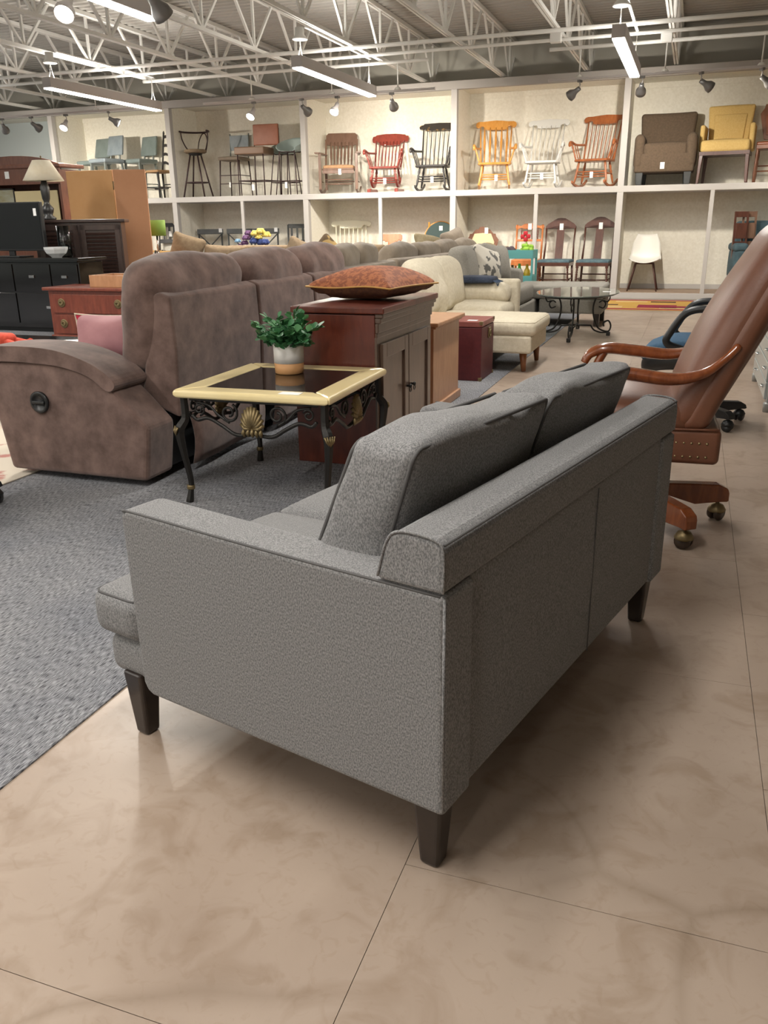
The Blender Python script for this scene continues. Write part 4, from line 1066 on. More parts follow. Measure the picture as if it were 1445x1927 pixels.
cpn = B().lohi((-.36, 0, 0), (.36, .02, .48)).obj('cream_board', M_CRM, bev=.003); tag(cpn, 'plain cream board standing inside the arched hutch', 'board', None, (hr.x-.56, 9.87, 1.156))
M_PIC = mat('misty_landscape_print', (176, 178, 160), .8, rgb2=(150, 140, 100), scale=3, stretch=(1, 1, 4))
pcn = thing('framed_picture', 'misty landscape picture at the left edge inside the hutch', 'picture', (hr.x-1.2, 9.87, 1.156))
B().lohi((-.26, 0, .02), (.26, .015, .5)).obj('print', M_PIC, pcn)
B().lohi((-.28, -.005, 0), (.28, .02, .02)).lohi((-.28, -.005, .5), (.28, .02, .52)).lohi((-.28, -.005, 0), (-.26, .02, .52)).lohi((.26, -.005, 0), (.28, .02, .52)).obj('frame', M_LEGD, pcn)

# floral rug, dark coffee table, plush toy, caster at the left edge
M_FLORAL = mat('faded_floral_rug', (206, 196, 180), .95, rgb2=(178, 122, 112), scale=7, contrast=(.55, .68), world=True)
rg = B().lohi((-6.0, 2.2, .005), (-2.96, 5.4, .012)).obj('floral_rug', M_FLORAL, bev=.003); tag(rg, 'faded cream floral rug under the brown recliner front', 'rug')
dt = thing('coffee_table', 'low dark wooden coffee table in front of the brown recliner', 'coffee table', (-4.35, 4.65, .012))
B().lohi((-.6, -.42, .35), (.6, .42, .385)).obj('top', M_GLOSS, dt, bev=.006)
for (x, y) in ((-.54, -.36), (.54, -.36), (-.54, .36), (.54, .36)): B().lohi((x-.03, y-.03, 0), (x+.03, y+.03, .35)).obj('leg', M_DKW, dt)
pp = B().lohi((-.12, -.09, 0), (.12, .09, .002)).obj('paper_sheet', M_PAPER); tag(pp, 'white paper sheet on the low dark coffee table', 'paper', None, (-4.0, 4.85, .398), .5)
M_REDP = mat('red_orange_plush', (206, 82, 60), .95, rgb2=(190, 66, 48), scale=40); M_BEIGEP = mat('beige_plush', (220, 194, 150), .95)
tpp = on_y(22, 648, 4.45)
ty = thing('plush_toy', 'red-orange plush toy with beige head on the dark coffee table', 'toy', (tpp.x-.06, 4.45, .398)); ty.scale = (.8, .8, .8)
B().pad((0, 0, .06), (.2, .16, .12), .055, n=4, wob=.01).obj('body', M_REDP, ty)
B().pad((-.14, -.02, .07), (.14, .13, .13), .06, n=4).obj('head', M_BEIGEP, ty)
for s in (-1, 1): B().tube([(.08, s*.05, .05), (.17, s*.07, .035), (.22, s*.06, .04)], [.035, .03, .04], 10).obj('limb', M_REDP, ty)
cs2 = on_z(0, 1008)
cz = thing('office_chair_base', 'black office chair caster just entering the left picture edge', 'office chair', (cs2.x-.375, cs2.y+.03, .0125))
star(cz, 5, 0., .30, M_BLACK, .10, .075)
B().tube([(0, 0, .09), (0, 0, .42)], .026, 12).obj('column', M_BLACK, cz)
B().pad((0, 0, .47), (.46, .46, .09), .04, n=5).obj('seat', M_BLACK, cz)

# striped rug before the bays
M_RUGR = mat('crimson_wool', (150, 40, 66), .95); M_RUGY = mat('mustard_wool', (206, 164, 82), .95); M_RUGK = mat('dark_wool', (70, 40, 44), .95); M_RUGP = mat('sand_wool', (214, 184, 128), .95)
r2 = thing('striped_rug', 'crimson and mustard block rug on the floor before the bays', 'rug', (-1.55, 12.05, 0))
B().lohi((0, 0, 0), (1.76, 1.5, .008)).obj('rug_field', M_RUGY, r2)
for (x0, y0, x1, y1, m) in ((0, 0, 1.76, .12, M_RUGR), (0, 1.38, 1.76, 1.5, M_RUGR), (.0, .95, .42, 1.35, M_RUGR), (.9, .25, 1.42, .7, M_RUGR), (.2, .2, .7, .45, M_RUGP), (1.2, .16, 1.76, .32, M_RUGP), (1.42, .3, 1.76, .55, M_RUGR), (1.05, 1.1, 1.4, 1.25, M_RUGK), (.3, .6, .62, .72, M_RUGK), (.55, 1.12, 1.0, 1.3, M_RUGP)):
    B().lohi((x0, y0, .008), (x1, y1, .010)).obj('rug_block', m, r2)

# ================================================================== TEAL CART
tc_l = on_y(938, 470, 12.3); tc_r = on_y(1006, 470, 12.3)
tc = thing('utility_cart', 'teal metal three-tier utility cart holding bottles and trinkets', 'cart', ((tc_l.x+tc_r.x)/2, 12.3, .0))
cw = (tc_r.x-tc_l.x)/2; ct_z = tc_l.z
for z in (ct_z-.115, ct_z-.46, .12):
    tr_ = B().lohi((-cw, -.18, z), (cw, .18, z+.012)).obj('tray', M_TEAL, tc)
    for (lo, hi) in (((-cw, -.19, z), (cw, -.178, z+.115)), ((-cw, .178, z), (cw, .19, z+.115)), ((-cw-.008, -.19, z), (-cw+.004, .19, z+.115)), ((cw-.004, -.19, z), (cw+.008, .19, z+.115))):
        B().lohi(lo, hi).obj('tray_wall', M_TEAL, tr_, bev=.003)
for (x, y) in ((-cw, -.17), (cw, -.17), (-cw, .17), (cw, .17)): B().lohi((x-.014, y-.014, .05), (x+.014, y+.014, ct_z)).obj('post', M_TEAL, tc)
for (x, y) in ((-cw, -.17), (cw, -.17), (-cw, .17), (cw, .17)): B().lathe([(0, 0), (.025, 0), (.025, .05), (0, .05)], (x, y, 0), 10).obj('caster', M_BLACK, tc)
cz0 = ct_z-.102; cz1 = ct_z-.447
cx0 = (tc_l.x+tc_r.x)/2
def bottle(x, z, r, h, m, label):
    b_ = B().lathe([(0, 0), (r, 0), (r, h*.65), (r*.45, h*.8), (r*.4, h), (0, h)], n=14).obj('bottle', m); tag(b_, label, 'bottle', 'bottles on the teal cart', (cx0+x, 12.25, z))
bottle(-.14, cz1, .045, .24, M_GLASS, 'clear glass bottle on the teal cart middle tray')
bottle(-.04, cz1, .045, .24, mat('brown_bottle', (112, 90, 56), .3), 'brown bottle on the teal cart middle tray')
bottle(.06, cz1, .045, .26, mat('green_bottle', (92, 196, 98), .3), 'bright green bottle on the teal cart middle tray')
bottle(.17, cz1, .045, .25, mat('yellow_bottle', (186, 158, 46), .3), 'yellow bottle on the teal cart middle tray')
M_DKC = mat('dark_cloth', (70, 62, 68), .95)
cl = B().pad((0, 0, .05), (.24, .2, .10), .045, (0, 0, .02), n=6, wob=.03, wscale=14).obj('crumpled_cloth', M_DKC); tag(cl, 'dark crumpled cloth on the teal cart top tray', 'cloth', None, (cx0-.12, 12.25, cz0+.025))
M_LIME = mat('lime_leaf', (150, 196, 70), .7); M_REDB = mat('red_petal', (196, 40, 52), .7)
fw_ = thing('toy_flower', 'lime green and red fabric flower on the teal cart top tray', 'ornament', (cx0+.16, 12.25, cz0))
for k in range(9):
    a = k*2.4; B().pad((.05*math.cos(a), .05*math.sin(a), .10+.02*(k % 4)), (.09, .09, .05), .022, n=2, M=RX(.3*(k % 3-1))).obj('leaf', M_LIME, fw_)
B().tube([(0, 0, .1), (-.01, 0, .2), (-.03, 0, .26)], .008, 6).obj('stem', M_LIME, fw_)
for k in range(4): B().pad((-.03+.04*math.cos(k*1.6), 0, .28+.04*math.sin(k*1.6)), (.06, .04, .06), .018, n=2).obj('petal', M_REDB, fw_)

# ================================================================== CHAIRS IN THE BAYS
ZS, ZP = 1.647, .096
def turned(p, q, r, n=8):
    p, q = Vector(p), Vector(q); prof = ((0, .7), (.12, .9), (.25, 1.15), (.38, .75), (.45, 1.1), (.55, .8), (.72, 1.05), (.88, .8), (1, .6))
    return B().tube([p+(q-p)*t for t, _ in prof], [r*k for _, k in prof], n)
def twist(p, q, r):
    p, q = Vector(p), Vector(q); b = B()
    for ph in (0, PI):
        pts = []
        for i in range(33):
            f = i/32; a = f*8*PI+ph; pts.append(p+(q-p)*f+Vector((math.cos(a), math.sin(a), 0))*r*.5)
        b.tube(pts, r*.62, 6)
    return b
def ptag(t, x, y, z, w_=.05, h_=.09): B().lohi((x-w_/2, y-.002, z-h_/2), (x+w_/2, y, z+h_/2)).obj('price_tag', M_PAPER, t)
def mirror(half): return half+[(-x, z) for x, z in reversed(half)]
CREST = {
    'scroll': [(0, .0), (.46, .0), (.55, .10), (.60, .36), (.68, .42), (.76, .30), (.88, .20), (.97, .32), (1.0, .56), (.95, .80), (.85, .90), (.6, .90), (.3, .97), (0, 1.0)],
    'boston': [(0, .05), (.66, .05), (.68, .22), (.84, .18), (.97, .28), (1.0, .52), (.94, .74), (.8, .78), (.74, .95), (0, 1.0)],
    'arch': [(0, .0), (.5, .02), (.62, .22), (.72, .32), (.84, .22), (.97, .30), (1.0, .55), (.96, .78), (.84, .80), (.78, .90), (.5, .96), (.25, 1.0), (0, .98)],
    'panel': [(0, .0), (.75, .06), (1.0, .12), (1.0, .84), (.93, .9), (.86, 1.0), (0, 1.0)]}
CREST['lobed'] = CREST['arch']
SPECS = {}
def rocker(label, px, Y, rz, m, H=1.08, W=.50, crest='scroll', n=6, sp=.008, ch=.13, base='rocker', seatm=None, slat=False, z0=ZS, mt=None, tagd=True, lean=.24):
    p = on_y(px, 340 if z0 == ZS else 500, Y)
    t = thing('rocking_chair', label, 'rocking chair', (p.x, Y, z0), rz, 'rocking chairs')
    h = W/2; zs = .40; yb = .19; mt = mt or m
    out = [(-h*.92, -.23), (h*.92, -.23), (h*1.02, -.16), (h*.95, .2), (-h*.95, .2), (-h*1.02, -.16)]
    so = B().prism(out, zs-.035, zs, 'xy').obj('seat', mt, t, bev=.014, seg=3)
    if seatm is not None:
        B().pad((0, -.01, zs+.015), (W*.92, .42, .06), .025, (0, 0, .02), n=5).obj('seat_pad', seatm, t)
        B().lohi((-h*.95, -.225, zs-.085), (h*.95, -.2, zs-.03)).obj('apron', m, t, bev=.003)
    def bp(x, f, ex=1.10): return Vector((x*(1+(ex-1)*f), yb+lean*f, zs+(H-ch*.6-zs)*f))
    for s in (-1, 1):
        if slat: B().tube([bp(s*h*.95, 0), bp(s*h*.95, 1.06, 1.02)], .02, 4, smooth=False).obj('back_post', m, t)
        else: B().tube([bp(s*h*.88, 0), bp(s*h*.88, .4), bp(s*h*.88, 1)], [.014, .015, .010], 8).obj('back_post', m, t)
    for k in range(n):
        x = (-h*.66+h*1.32*k/(n-1)) if not slat else (-h*.62+h*1.24*k/(n-1))
        ex = 1.08
        if sp > .012: B().tube([bp(x, 0, ex), bp(x, .25, ex), bp(x, .55, ex), bp(x, .8, ex), bp(x, .97, ex)], [sp*.7, sp*.8, sp*1.2, sp*.9, sp*.6], 6, flat=.5 if not slat else .35).obj('spindle', m, t)
        else: B().tube([bp(x, 0, ex), bp(x, .5, ex), bp(x, .97, ex)], [sp, sp*1.1, sp*.8], 6).obj('spindle', m, t)
    cwid = h*1.27 if not slat else h*.97
    a = math.atan2(lean, H-zs)
    o = mirror([(x*cwid, (z-.0)*ch) for x, z in CREST[crest]])
    top = Vector((0, yb+lean, H-ch*.55))
    cr_ = B().prism(o, -.012, .012, 'xz', M=T(0, top.y-.01, top.z-ch*.42) @ RX(-a)).obj('crest_rail', mt, t, bev=.005)
    # arms
    for s in (-1, 1):
        za = zs+.235
        bpz = bp(s*h*.88, (za-zs)/(H-ch*.6-zs))
        if slat:
            B().prism([(-.27, s*(h+.07)-.04), (-.27, s*(h+.07)+.05), (bpz.y, s*h+.035), (bpz.y, s*h-.035)], za-.012, za+.012, 'xy', M=Matrix(((0, 1, 0, 0), (1, 0, 0, 0), (0, 0, 1, 0), (0, 0, 0, 1)))).obj('arm', m, t, bev=.004)
            B().lohi((s*(h+.03)-.022, -.235, 0.06), (s*(h+.03)+.022, -.19, za)).obj('front_post', m, t, bev=.003)
        else:
            B().tube(smooth_path([bpz, (s*(h+.045), .02, za-.012), (s*(h+.06), -.12, za+.01), (s*(h+.065), -.21, za+.015), (s*(h+.065), -.245, za-.02), (s*(h+.06), -.235, za-.045)], 4), .017, 8, flat=1.3).obj('arm', mt, t)
            turned((s*(h+.055), -.18, za), (s*(h*.90), -.17, zs-.02), .015).obj('arm_support', m, t)
            for yy in (-.06, .05): B().tube([(s*(h+.05), yy, za), (s*h*.92, yy+.01, zs)], .007, 6).obj('arm_spindle', m, t)
    # legs and runners
    ang = .36
    for s in (-1, 1):
        xt, xb = s*h*.74, s*h*.92
        if base == 'rocker':
            if slat:
                B().lohi((s*(h*.93)-.02, .15, .07), (s*(h*.93)+.02, .19, zs)).obj('leg', m, t)
                xb = s*(h+.03)
            else:
                turned((xt, -.15, zs-.03), (xb, -.19, .065), .018).obj('leg', m, t)
                turned((xt*.95, .13, zs-.03), (xb, .18, .06), .018).obj('leg', m, t)
            R = .95; pts = []
            for i in range(15):
                yy = -.31+.76*i/14; pts.append((yy, R-math.sqrt(R*R-(yy-.02)**2)))
            o2 = [(y_, z_+.035) for y_, z_ in pts]+[(y_, z_) for y_, z_ in reversed(pts)]
            B().prism(o2, xb-.014, xb+.014, 'yz').obj('runner', m, t, bev=.004)
        else:
            B().prism([(-.3, 0), (.3, 0), (.3, .05), (.24, .06), (.1, .045), (-.1, .045), (-.24, .06), (-.3, .05)], xb-.03, xb+.03, 'yz').obj('base_runner', m, t, bev=.006)
            pts = [(-.22+.44*i/12, .075+.12*((i-6)/6)**2) for i in range(13)]
            o2 = [(y_, z_+.05) for y_, z_ in pts]+[(y_, z_) for y_, z_ in reversed(pts)]
            B().prism(o2, xb*.92-.018, xb*.92+.018, 'yz').obj('runner', m, t, bev=.004)
            turned((xt, -.17, zs-.03), (xb*.92, -.19, .16), .02).obj('leg', m, t)
            turned((xt, .15, zs-.03), (xb*.92, .18, .15), .02).obj('leg', m, t)
        if not slat: B().tube([(xb*.93, -.17, .2), (xb*.93, .155, .19)], .009, 6).obj('stretcher', m, t)
        else: B().tube([(xb, -.21, .2), (xb, .17, .19)], .01, 4).obj('stretcher', m, t)
    for (y_, z_) in ((-.175, .22), (-.165, .15), (.16, .2)):
        B().tube([(-h*.82, y_, z_), (0, y_, z_), (h*.82, y_, z_)], [.008, .012, .008], 6).obj('stretcher', m, t)
    if tagd: ptag(t, .03, -.245, zs-.06 if seatm else .17)
    return t
W_MISS = wood('mission_brown_oak', (104, 78, 64), (122, 94, 78))
W_RED = wood('red_stained_wood', (116, 46, 38), (142, 62, 50)); W_DRED = wood('dark_red_wood', (76, 40, 34), (92, 52, 44))
W_BLK = mat('black_painted_wood', (42, 40, 40), .4, rgb2=(52, 48, 46), scale=14)
M_STENC = mat('gold_stencil_black', (50, 46, 42), .4, rgb2=(190, 148, 80), scale=9, contrast=(.60, .70))
W_OAK = wood('golden_oak', (206, 140, 60), (222, 160, 82), coat=.3)
M_WHT = mat('white_painted_wood', (226, 226, 222), .5)
W_CHER = wood('cherry_rocker_wood', (152, 84, 44), (178, 106, 60), coat=.3)
M_TANUP = mat('tan_upholstery', (170, 134, 100), .9, rgb2=(158, 122, 90), scale=20)
YC = 14.2
rocker('brown mission rocking chair with slat back and tan padded seat', 640, YC, .26, W_MISS, .99, .56, 'panel', 7, .016, .22, seatm=M_TANUP, slat=True, lean=.16)
rocker('red carved pressed-back platform rocker with dark seat', 726, YC, .14, W_RED, .96, .50, 'lobed', 7, .009, .20, base='platform', mt=W_RED)
rocker('black painted rocking chair with gold stencil on its crest', 815, YC, .08, W_BLK, 1.08, .52, 'boston', 6, .007, .13, mt=W_BLK)
rocker('golden oak rocking chair with flat spindles and scrolled crest', 930, YC, .20, W_OAK, 1.07, .52, 'scroll', 5, .016, .15)
rocker('white painted rocking chair on the upper shelf', 1020, YC, .0, M_WHT, 1.05, .52, 'scroll', 6, .007, .14)
rocker('cherry brown rocking chair turned towards the left beside the post', 1117, YC, -.18, W_CHER, 1.07, .54, 'scroll', 7, .007, .14)
M_CRW = mat('cream_painted_wood', (232, 228, 206), .5)
rocker('cream painted spindle rocker on the lower platform behind the sofas', 659, YC, .3, M_CRW, 1.12, .56, 'scroll', 6, .010, .14, z0=ZP, tagd=False)
for o in bpy.data.objects:
    if o.name.startswith('crest_rail') and o.parent and 'black painted' in o.parent.get('label', ''):
        o.data.materials.clear(); o.data.materials.append(M_STENC)

def legs4(t, m, h, w_, d, r, style='round', rear=None, splay=.02):
    for sx in (-1, 1):
        for sy in (-1, 1):
            p, q = (sx*w_, sy*d, h), (sx*(w_+splay), sy*(d+splay), 0)
            if style == 'twist' and sy < 0:
                b = twist((p[0], p[1], h-.06), (q[0], q[1], .07), r*.8); b.lohi((p[0]-r, p[1]-r, h-.07), (p[0]+r, p[1]+r, h)); b.lohi((q[0]-r, q[1]-r, 0), (q[0]+r, q[1]+r, .07)); b.obj('leg', m, t)
            elif style == 'turned': turned(p, q, r).obj('leg', m, t)
            elif style == 'sq': B().tube([p, q], [r*1.2, r], 4, smooth=False).obj('leg', m, t)
            else: B().tube([p, q], [r, r*.8], 8).obj('leg', m, t)
def dchair(label, px, Y, z0, rz, m, back, H=.98, w_=.21, seatm=None, zs=.45, name='dining_chair', style='sq', tagp=None, ypx=500, seat='pad', lean=.10, x=None, group='dining chairs on the platform'):
    p = on_y(px, ypx, Y) if x is None else Vector((x, 0, 0))
    t = thing(name, label, 'chair', (p.x, Y, z0), rz, group)
    d = .20
    if seat == 'pad':
        B().lohi((-w_-.015, -d-.015, zs-.07), (w_+.015, d+.01, zs-.015)).obj('seat_frame', m, t, bev=.006)
        B().pad((0, 0, zs), (2*w_+.03, 2*d+.02, .05), .02, (0, 0, .012), n=4).obj('seat', seatm or m, t)
    else:
        B().pad((0, 0, zs-.01), (2*w_+.04, 2*d+.04, .04), .015, (0, 0, .005), n=4).obj('seat', seatm or m, t)
    legs4(t, m, zs-.03, w_-.01, d-.01, .02, style, splay=.015)
    for sx in (-1, 1): B().tube([(sx*(w_), -d, .18), (sx*(w_), d, .18)], .010, 6).obj('stretcher', m, t)
    B().tube([(-w_, d, .24), (w_, d, .24)], .010, 6).obj('stretcher', m, t)
    B().tube([(-w_, 0, .16), (w_, 0, .16)], .010, 6).obj('stretcher', m, t)
    def bp(x, z): f = (z-zs)/(H-zs); return Vector((x, d+lean*f, z))
    a = math.atan2(lean, H-zs)
    MB = T(0, d, zs) @ RX(-a)
    hh = (H-zs)/math.cos(a)
    posts_ = True
    if back == 'queen':
        B().prism(mirror([(0, hh-.12), (.10, hh-.125), (w_-.025, hh-.16), (w_-.03, hh-.16), (w_, hh-.15), (w_+.005, hh-.12), (w_-.03, hh-.085), (.10, hh-.02), (.06, hh), (0, hh+.005)]), -.013, .013, 'xz', M=MB).obj('crest_rail', m, t, bev=.006)
        B().prism([(-.062, 0), (.062, 0), (.062, hh-.12), (-.062, hh-.12)], -.008, .008, 'xz', M=MB).obj('splat', m, t, bev=.003)
        for s in (-1, 1): B().tube([MB @ Vector((s*w_, 0, -.02)), MB @ Vector((s*(w_-.012), 0, hh*.4)), MB @ Vector((s*(w_-.006), 0, hh-.13))], [.017, .014, .014], 6).obj('back_post', m, t)
        posts_ = False
    elif back == 'x':
        B().prism([(-w_-.03, hh-.09), (w_+.03, hh-.09), (w_+.03, hh), (-w_-.03, hh)], -.014, .014, 'xz', M=MB).obj('crest_rail', m, t, bev=.004)
        for s in (-1, 1): B().tube([MB @ Vector((-s*w_, 0, .05)), MB @ Vector((s*w_, 0, hh-.09))], .014, 4, smooth=False).obj('cross_slat', m, t)
    elif back == 'ladder':
        nl = 4
        for k in range(nl):
            zc = hh*(.22+.74*k/(nl-.7))
            o = [(-w_+w_*2*i/12, zc+.022+.018*math.sin(i/12*PI*3)) for i in range(13)]+[(w_-w_*2*i/12, zc-.022+.012*math.sin((12-i)/12*PI*3)) for i in range(13)]
            B().prism(o, -.008, .008, 'xz', M=MB).obj('ladder_slat', m, t, bev=.003)
        for s in (-1, 1): B().lathe([(0, 0), (.016, 0), (.02, .02), (.008, .05), (0, .06)], n=10, M=MB @ T(s*w_, 0, hh-.01)).obj('finial', m, t)
    elif back == 'spindle':
        B().prism(mirror([(0, hh-.07), (.08, hh-.08), (.14, hh-.06), (w_, hh-.09), (w_+.03, hh-.06), (w_+.02, hh-.015), (.14, hh-.03), (.09, hh+.005), (0, hh+.01)]), -.012, .012, 'xz', M=MB).obj('crest_rail', m, t, bev=.005)
        B().prism([(-w_, hh*.52), (w_, hh*.52), (w_, hh*.58), (-w_, hh*.58)], -.01, .01, 'xz', M=MB).obj('cross_rail', m, t, bev=.003)
        for k in range(4): turned(MB @ Vector((-.135+.09*k, 0, hh*.57)), MB @ Vector((-.135+.09*k, 0, hh-.07)), .011).obj('spindle', M_CHERRY, t)
    elif back == 'carved':
        fr_ = [(.02, hh*.2), (w_*.7, hh*.25), (w_*.85, hh*.55), (w_*.62, hh*.80), (.02, hh*.88)]
        outer = mirror([(0, hh*.08), (w_*.8, hh*.12), (w_*1.05, hh*.5), (w_*1.12, hh*.62), (w_*.95, hh*.72), (w_*.9, hh*.80), (w_*.75, hh*.80), (w_*.5, hh*.93), (w_*.28, hh*.94), (w_*.25, hh), (0, hh*1.02)])
        B().prism(outer, 0, .022, 'xz', M=MB).obj('back_frame', m, t, bev=.006)
        B().prism(mirror([(0, hh*.16), (w_*.7, hh*.2), (w_*.82, hh*.55), (w_*.58, hh*.80), (0, hh*.82)]), -.018, .0, 'xz', M=MB).obj('back_pad', seatm, t, bev=.01)
        posts_ = False
    elif back == 'round':
        cz_ = hh-.28
        B().prism([(.29*math.cos(2*PI*i/36), cz_+.29*math.sin(2*PI*i/36)) for i in range(36)], .0, .025, 'xz', M=MB).obj('back_frame', m, t, bev=.006)
        pd = B().prism([(.27*math.cos(2*PI*i/36), cz_+.27*math.sin(2*PI*i/36)) for i in range(36)], -.03, .0, 'xz', M=MB).obj('back_pad', seatm, t, bev=.012, seg=3)
    elif back == 'slat':
        for z_ in (hh-.07, hh*.45): B().prism([(-w_, z_), (w_, z_), (w_, z_+.07), (-w_, z_+.07)], -.01, .01, 'xz', M=MB).obj('cross_rail', m, t, bev=.003)
        for k in (-1, 0, 1): B().prism([(k*.1-.018, hh*.45), (k*.1+.018, hh*.45), (k*.1+.018, hh-.05), (k*.1-.018, hh-.05)], -.007, .007, 'xz', M=MB).obj('splat', m, t)
    elif back == 'low':
        B().prism(mirror([(0, hh-.16), (.05, hh-.16), (.07, hh-.12), (.10, hh-.13), (.13, hh-.10), (.17, hh-.12), (.19, hh-.08), (.19, hh-.02), (.16, hh), (0, hh)]), -.014, .014, 'xz', M=MB).obj('crest_rail', m, t, bev=.005)
        B().prism([(-.06, 0), (.06, 0), (.06, hh-.1), (-.06, hh-.1)], -.01, .01, 'xz', M=MB).obj('splat', m, t, bev=.003); posts_ = False
    if posts_:
        for s in (-1, 1): B().tube([MB @ Vector((s*w_, 0, -.02)), MB @ Vector((s*w_, 0, hh-.01))], .016, 6).obj('back_post', m, t)
    if tagp:
        q = MB @ Vector((tagp[0], -.032 if back in ('carved', 'round') else -.016, hh*tagp[1])); ptag(t, q.x, q.y, q.z, .06, .10)
    return t
W_DARK = wood('dark_mahogany', (74, 44, 36), (94, 58, 46), coat=.3)
M_TEALSEAT = mat('blue_grey_seat', (96, 120, 126), .8, rgb2=(70, 92, 104), scale=16)
W_OR = wood('orange_maple', (178, 104, 56), (198, 124, 72), coat=.2)
M_CREAMUP = mat('cream_upholstery', (222, 206, 168), .9)
M_DGREEN = mat('dark_green_vinyl', (52, 72, 70), .6)
W_WAL = wood('carved_walnut', (118, 74, 52), (136, 90, 66))
W_CHAR = mat('charcoal_painted_wood', (56, 58, 58), .5, rgb2=(66, 68, 68), scale=10)
dchair('dark dining chair with barley-twist legs, left of the matching pair', 1045, 14.15, ZP, -.05, W_DARK, 'queen', 1.10, .24, M_TEALSEAT, style='twist', tagp=(.01, .80), lean=.13)
dchair('dark dining chair with barley-twist legs, right of the matching pair', 1118, 14.15, ZP, -.08, W_DARK, 'queen', 1.11, .24, M_TEALSEAT, style='twist', tagp=(.01, .80), lean=.13)
dchair('orange-brown chair with turned back spindles behind the teal cart', 990, 14.25, ZP, .05, W_OR, 'spindle', 1.02, .21, style='turned', tagp=(0, .93))
dchair('carved walnut chair with cream padded back behind the olive sofa', 906, 14.25, ZP, .2, W_WAL, 'carved', .98, .24, M_CREAMUP, tagp=(.06, .88))
dchair('dark green round-backed chair with wooden rim by the post', 829, 14.2, ZP, .28, W_OAK, 'round', 1.08, .2, M_DGREEN, tagp=(.0, .80))
dchair('orange maple chair with cut-out low back behind the taupe sofa', 736, 14.2, ZP, .3, W_OR, 'low', .88, .2)
dchair('charcoal cross-back chair with white tag, alone at the left', 398, 14.2, ZP, .45, W_CHAR, 'x', 1.0, .21, tagp=(.19, .93))
dchair('charcoal cross-back chair half hidden by the thin divider', 452, 14.3, ZP, .4, W_CHAR, 'x', 1.0, .21)
dchair('charcoal cross-back chair behind the flowers', 502, 14.15, ZP, .4, W_CHAR, 'x', 1.0, .21, tagp=(.18, .93))
dchair('charcoal slat-back chair behind the plaid pillow', 560, 14.25, ZP, .36, W_CHAR, 'slat', 1.07, .165, tagp=None)
dchair('black slat-back chair with two white tags behind the green lamp', 314, 14.45, ZP, .2, W_BLK, 'slat', 1.12, .2, tagp=(.03, .7))
for px_, lb in ((286, 'left'), (316, 'right')):
    p = on_y(px_, 470, 14.0-.25*(lb == 'right'))
    t = thing('low_stool', 'black low stool with rush seat, %s of two behind the green lamp' % lb, 'stool', (p.x, p.y, ZP), .1, 'rush stools')
    B().pad((0, 0, .62), (.28, .28, .03), .012, n=3).obj('seat', mat('rush_seat', (206, 164, 104), .8), t)
    legs4(t, W_BLK, .64, .14, .14, .016, 'round', splay=.01)
    for s in (-1, 1):
        B().tube([(-.14, s*.14, .55), (.14, s*.14, .55)], .014, 6).obj('seat_rail', W_BLK, t)
        B().tube([(s*.14, -.14, .3), (s*.14, .14, .3)], .01, 6).obj('stretcher', W_BLK, t)
M_RUSH = mat('woven_rush', (164, 130, 92), .9, rgb2=(140, 108, 74), scale=60)
dchair('black ladder-back chair with rush seat beside the left post', 303, 14.06, ZS, -.35, W_BLK, 'ladder', 1.12, .20, M_RUSH, zs=.46, style='round', ypx=340, seat='slab', group='chairs on the shelf')

# white moulded chair
p = on_y(1212, 500, 14.25)
wc = thing('shell_chair', 'white moulded shell chair on thin brown metal legs', 'chair', (p.x, 14.25, ZP), .0)
M_SHELL = mat('white_plastic', (236, 234, 226), .4)
def shell(u, v):
    s = (u-.5)*2
    prof = [(-.23, .43), (-.18, .445), (-.05, .43), (.08, .425), (.15, .46), (.19, .56), (.225, .72), (.25, .84)]
    f = v*(len(prof)-1); i = min(int(f), len(prof)-2); k = f-i
    y_ = prof[i][0]+(prof[i+1][0]-prof[i][0])*k; z_ = prof[i][1]+(prof[i+1][1]-prof[i][1])*k
    wd = [.20, .225, .24, .245, .24, .225, .20, .145][i]*(1-k)+[.20, .225, .24, .245, .24, .225, .20, .145][i+1]*k
    return (s*wd, y_-.05*s*s*max(0, v-.4), z_+.045*s*s*(1 if v < .6 else .3))
B().grid(shell, 14, 22).obj('seat_shell', M_SHELL, wc, solid=.012)
M_BRM = mat('brown_metal', (84, 54, 46), .5)
for sx in (-1, 1):
    for sy in (-1, 1): B().tube([(sx*.13, sy*.11, .42), (sx*.22, sy*.20, 0)], [.013, .009], 8).obj('leg', M_BRM, wc)
B().tube([(-.13, -.11, .415), (.13, -.11, .415), (.13, .11, .415), (-.13, .11, .415)], .009, 6, closed=True).obj('under_frame', M_BRM, wc)

# right edge: teal upholstered chair with folding chairs stacked on it
tp = on_y(1420, 500, 14.1)
tcx = thing('teal_armchair', 'dark teal upholstered armchair half hidden by the leather chair', 'armchair', (tp.x, 14.15, ZP), .1)
M_DTEAL = mat('dark_teal_velvet', (54, 74, 82), .9, rgb2=(64, 86, 94), scale=12)
B().pad((.05, .28, .62), (.70, .18, .80), .06, (.02, .02, .01), n=5).obj('backrest', M_DTEAL, tcx)
B().pad((.05, -.05, .36), (.62, .62, .22), .06, (0, 0, .03), n=5).obj('seat', M_DTEAL, tcx)
for s in (-1, 1):
    B().pad((.05+s*.32, -.06, .42), (.16, .66, .44), .06, (.02, 0, .02), n=5).obj('arm', M_DTEAL, tcx)
    B().pad((.05+s*.32, -.06, .66), (.20, .68, .12), .05, n=4).obj('arm_roll', M_DTEAL, tcx)
for (x, y) in ((-.28, -.33), (.38, -.33), (-.28, .3), (.38, .3)): B().tube([(x, y, .26), (x, y, 0)], [.03, .02], 8).obj('leg', M_LEGD, tcx)
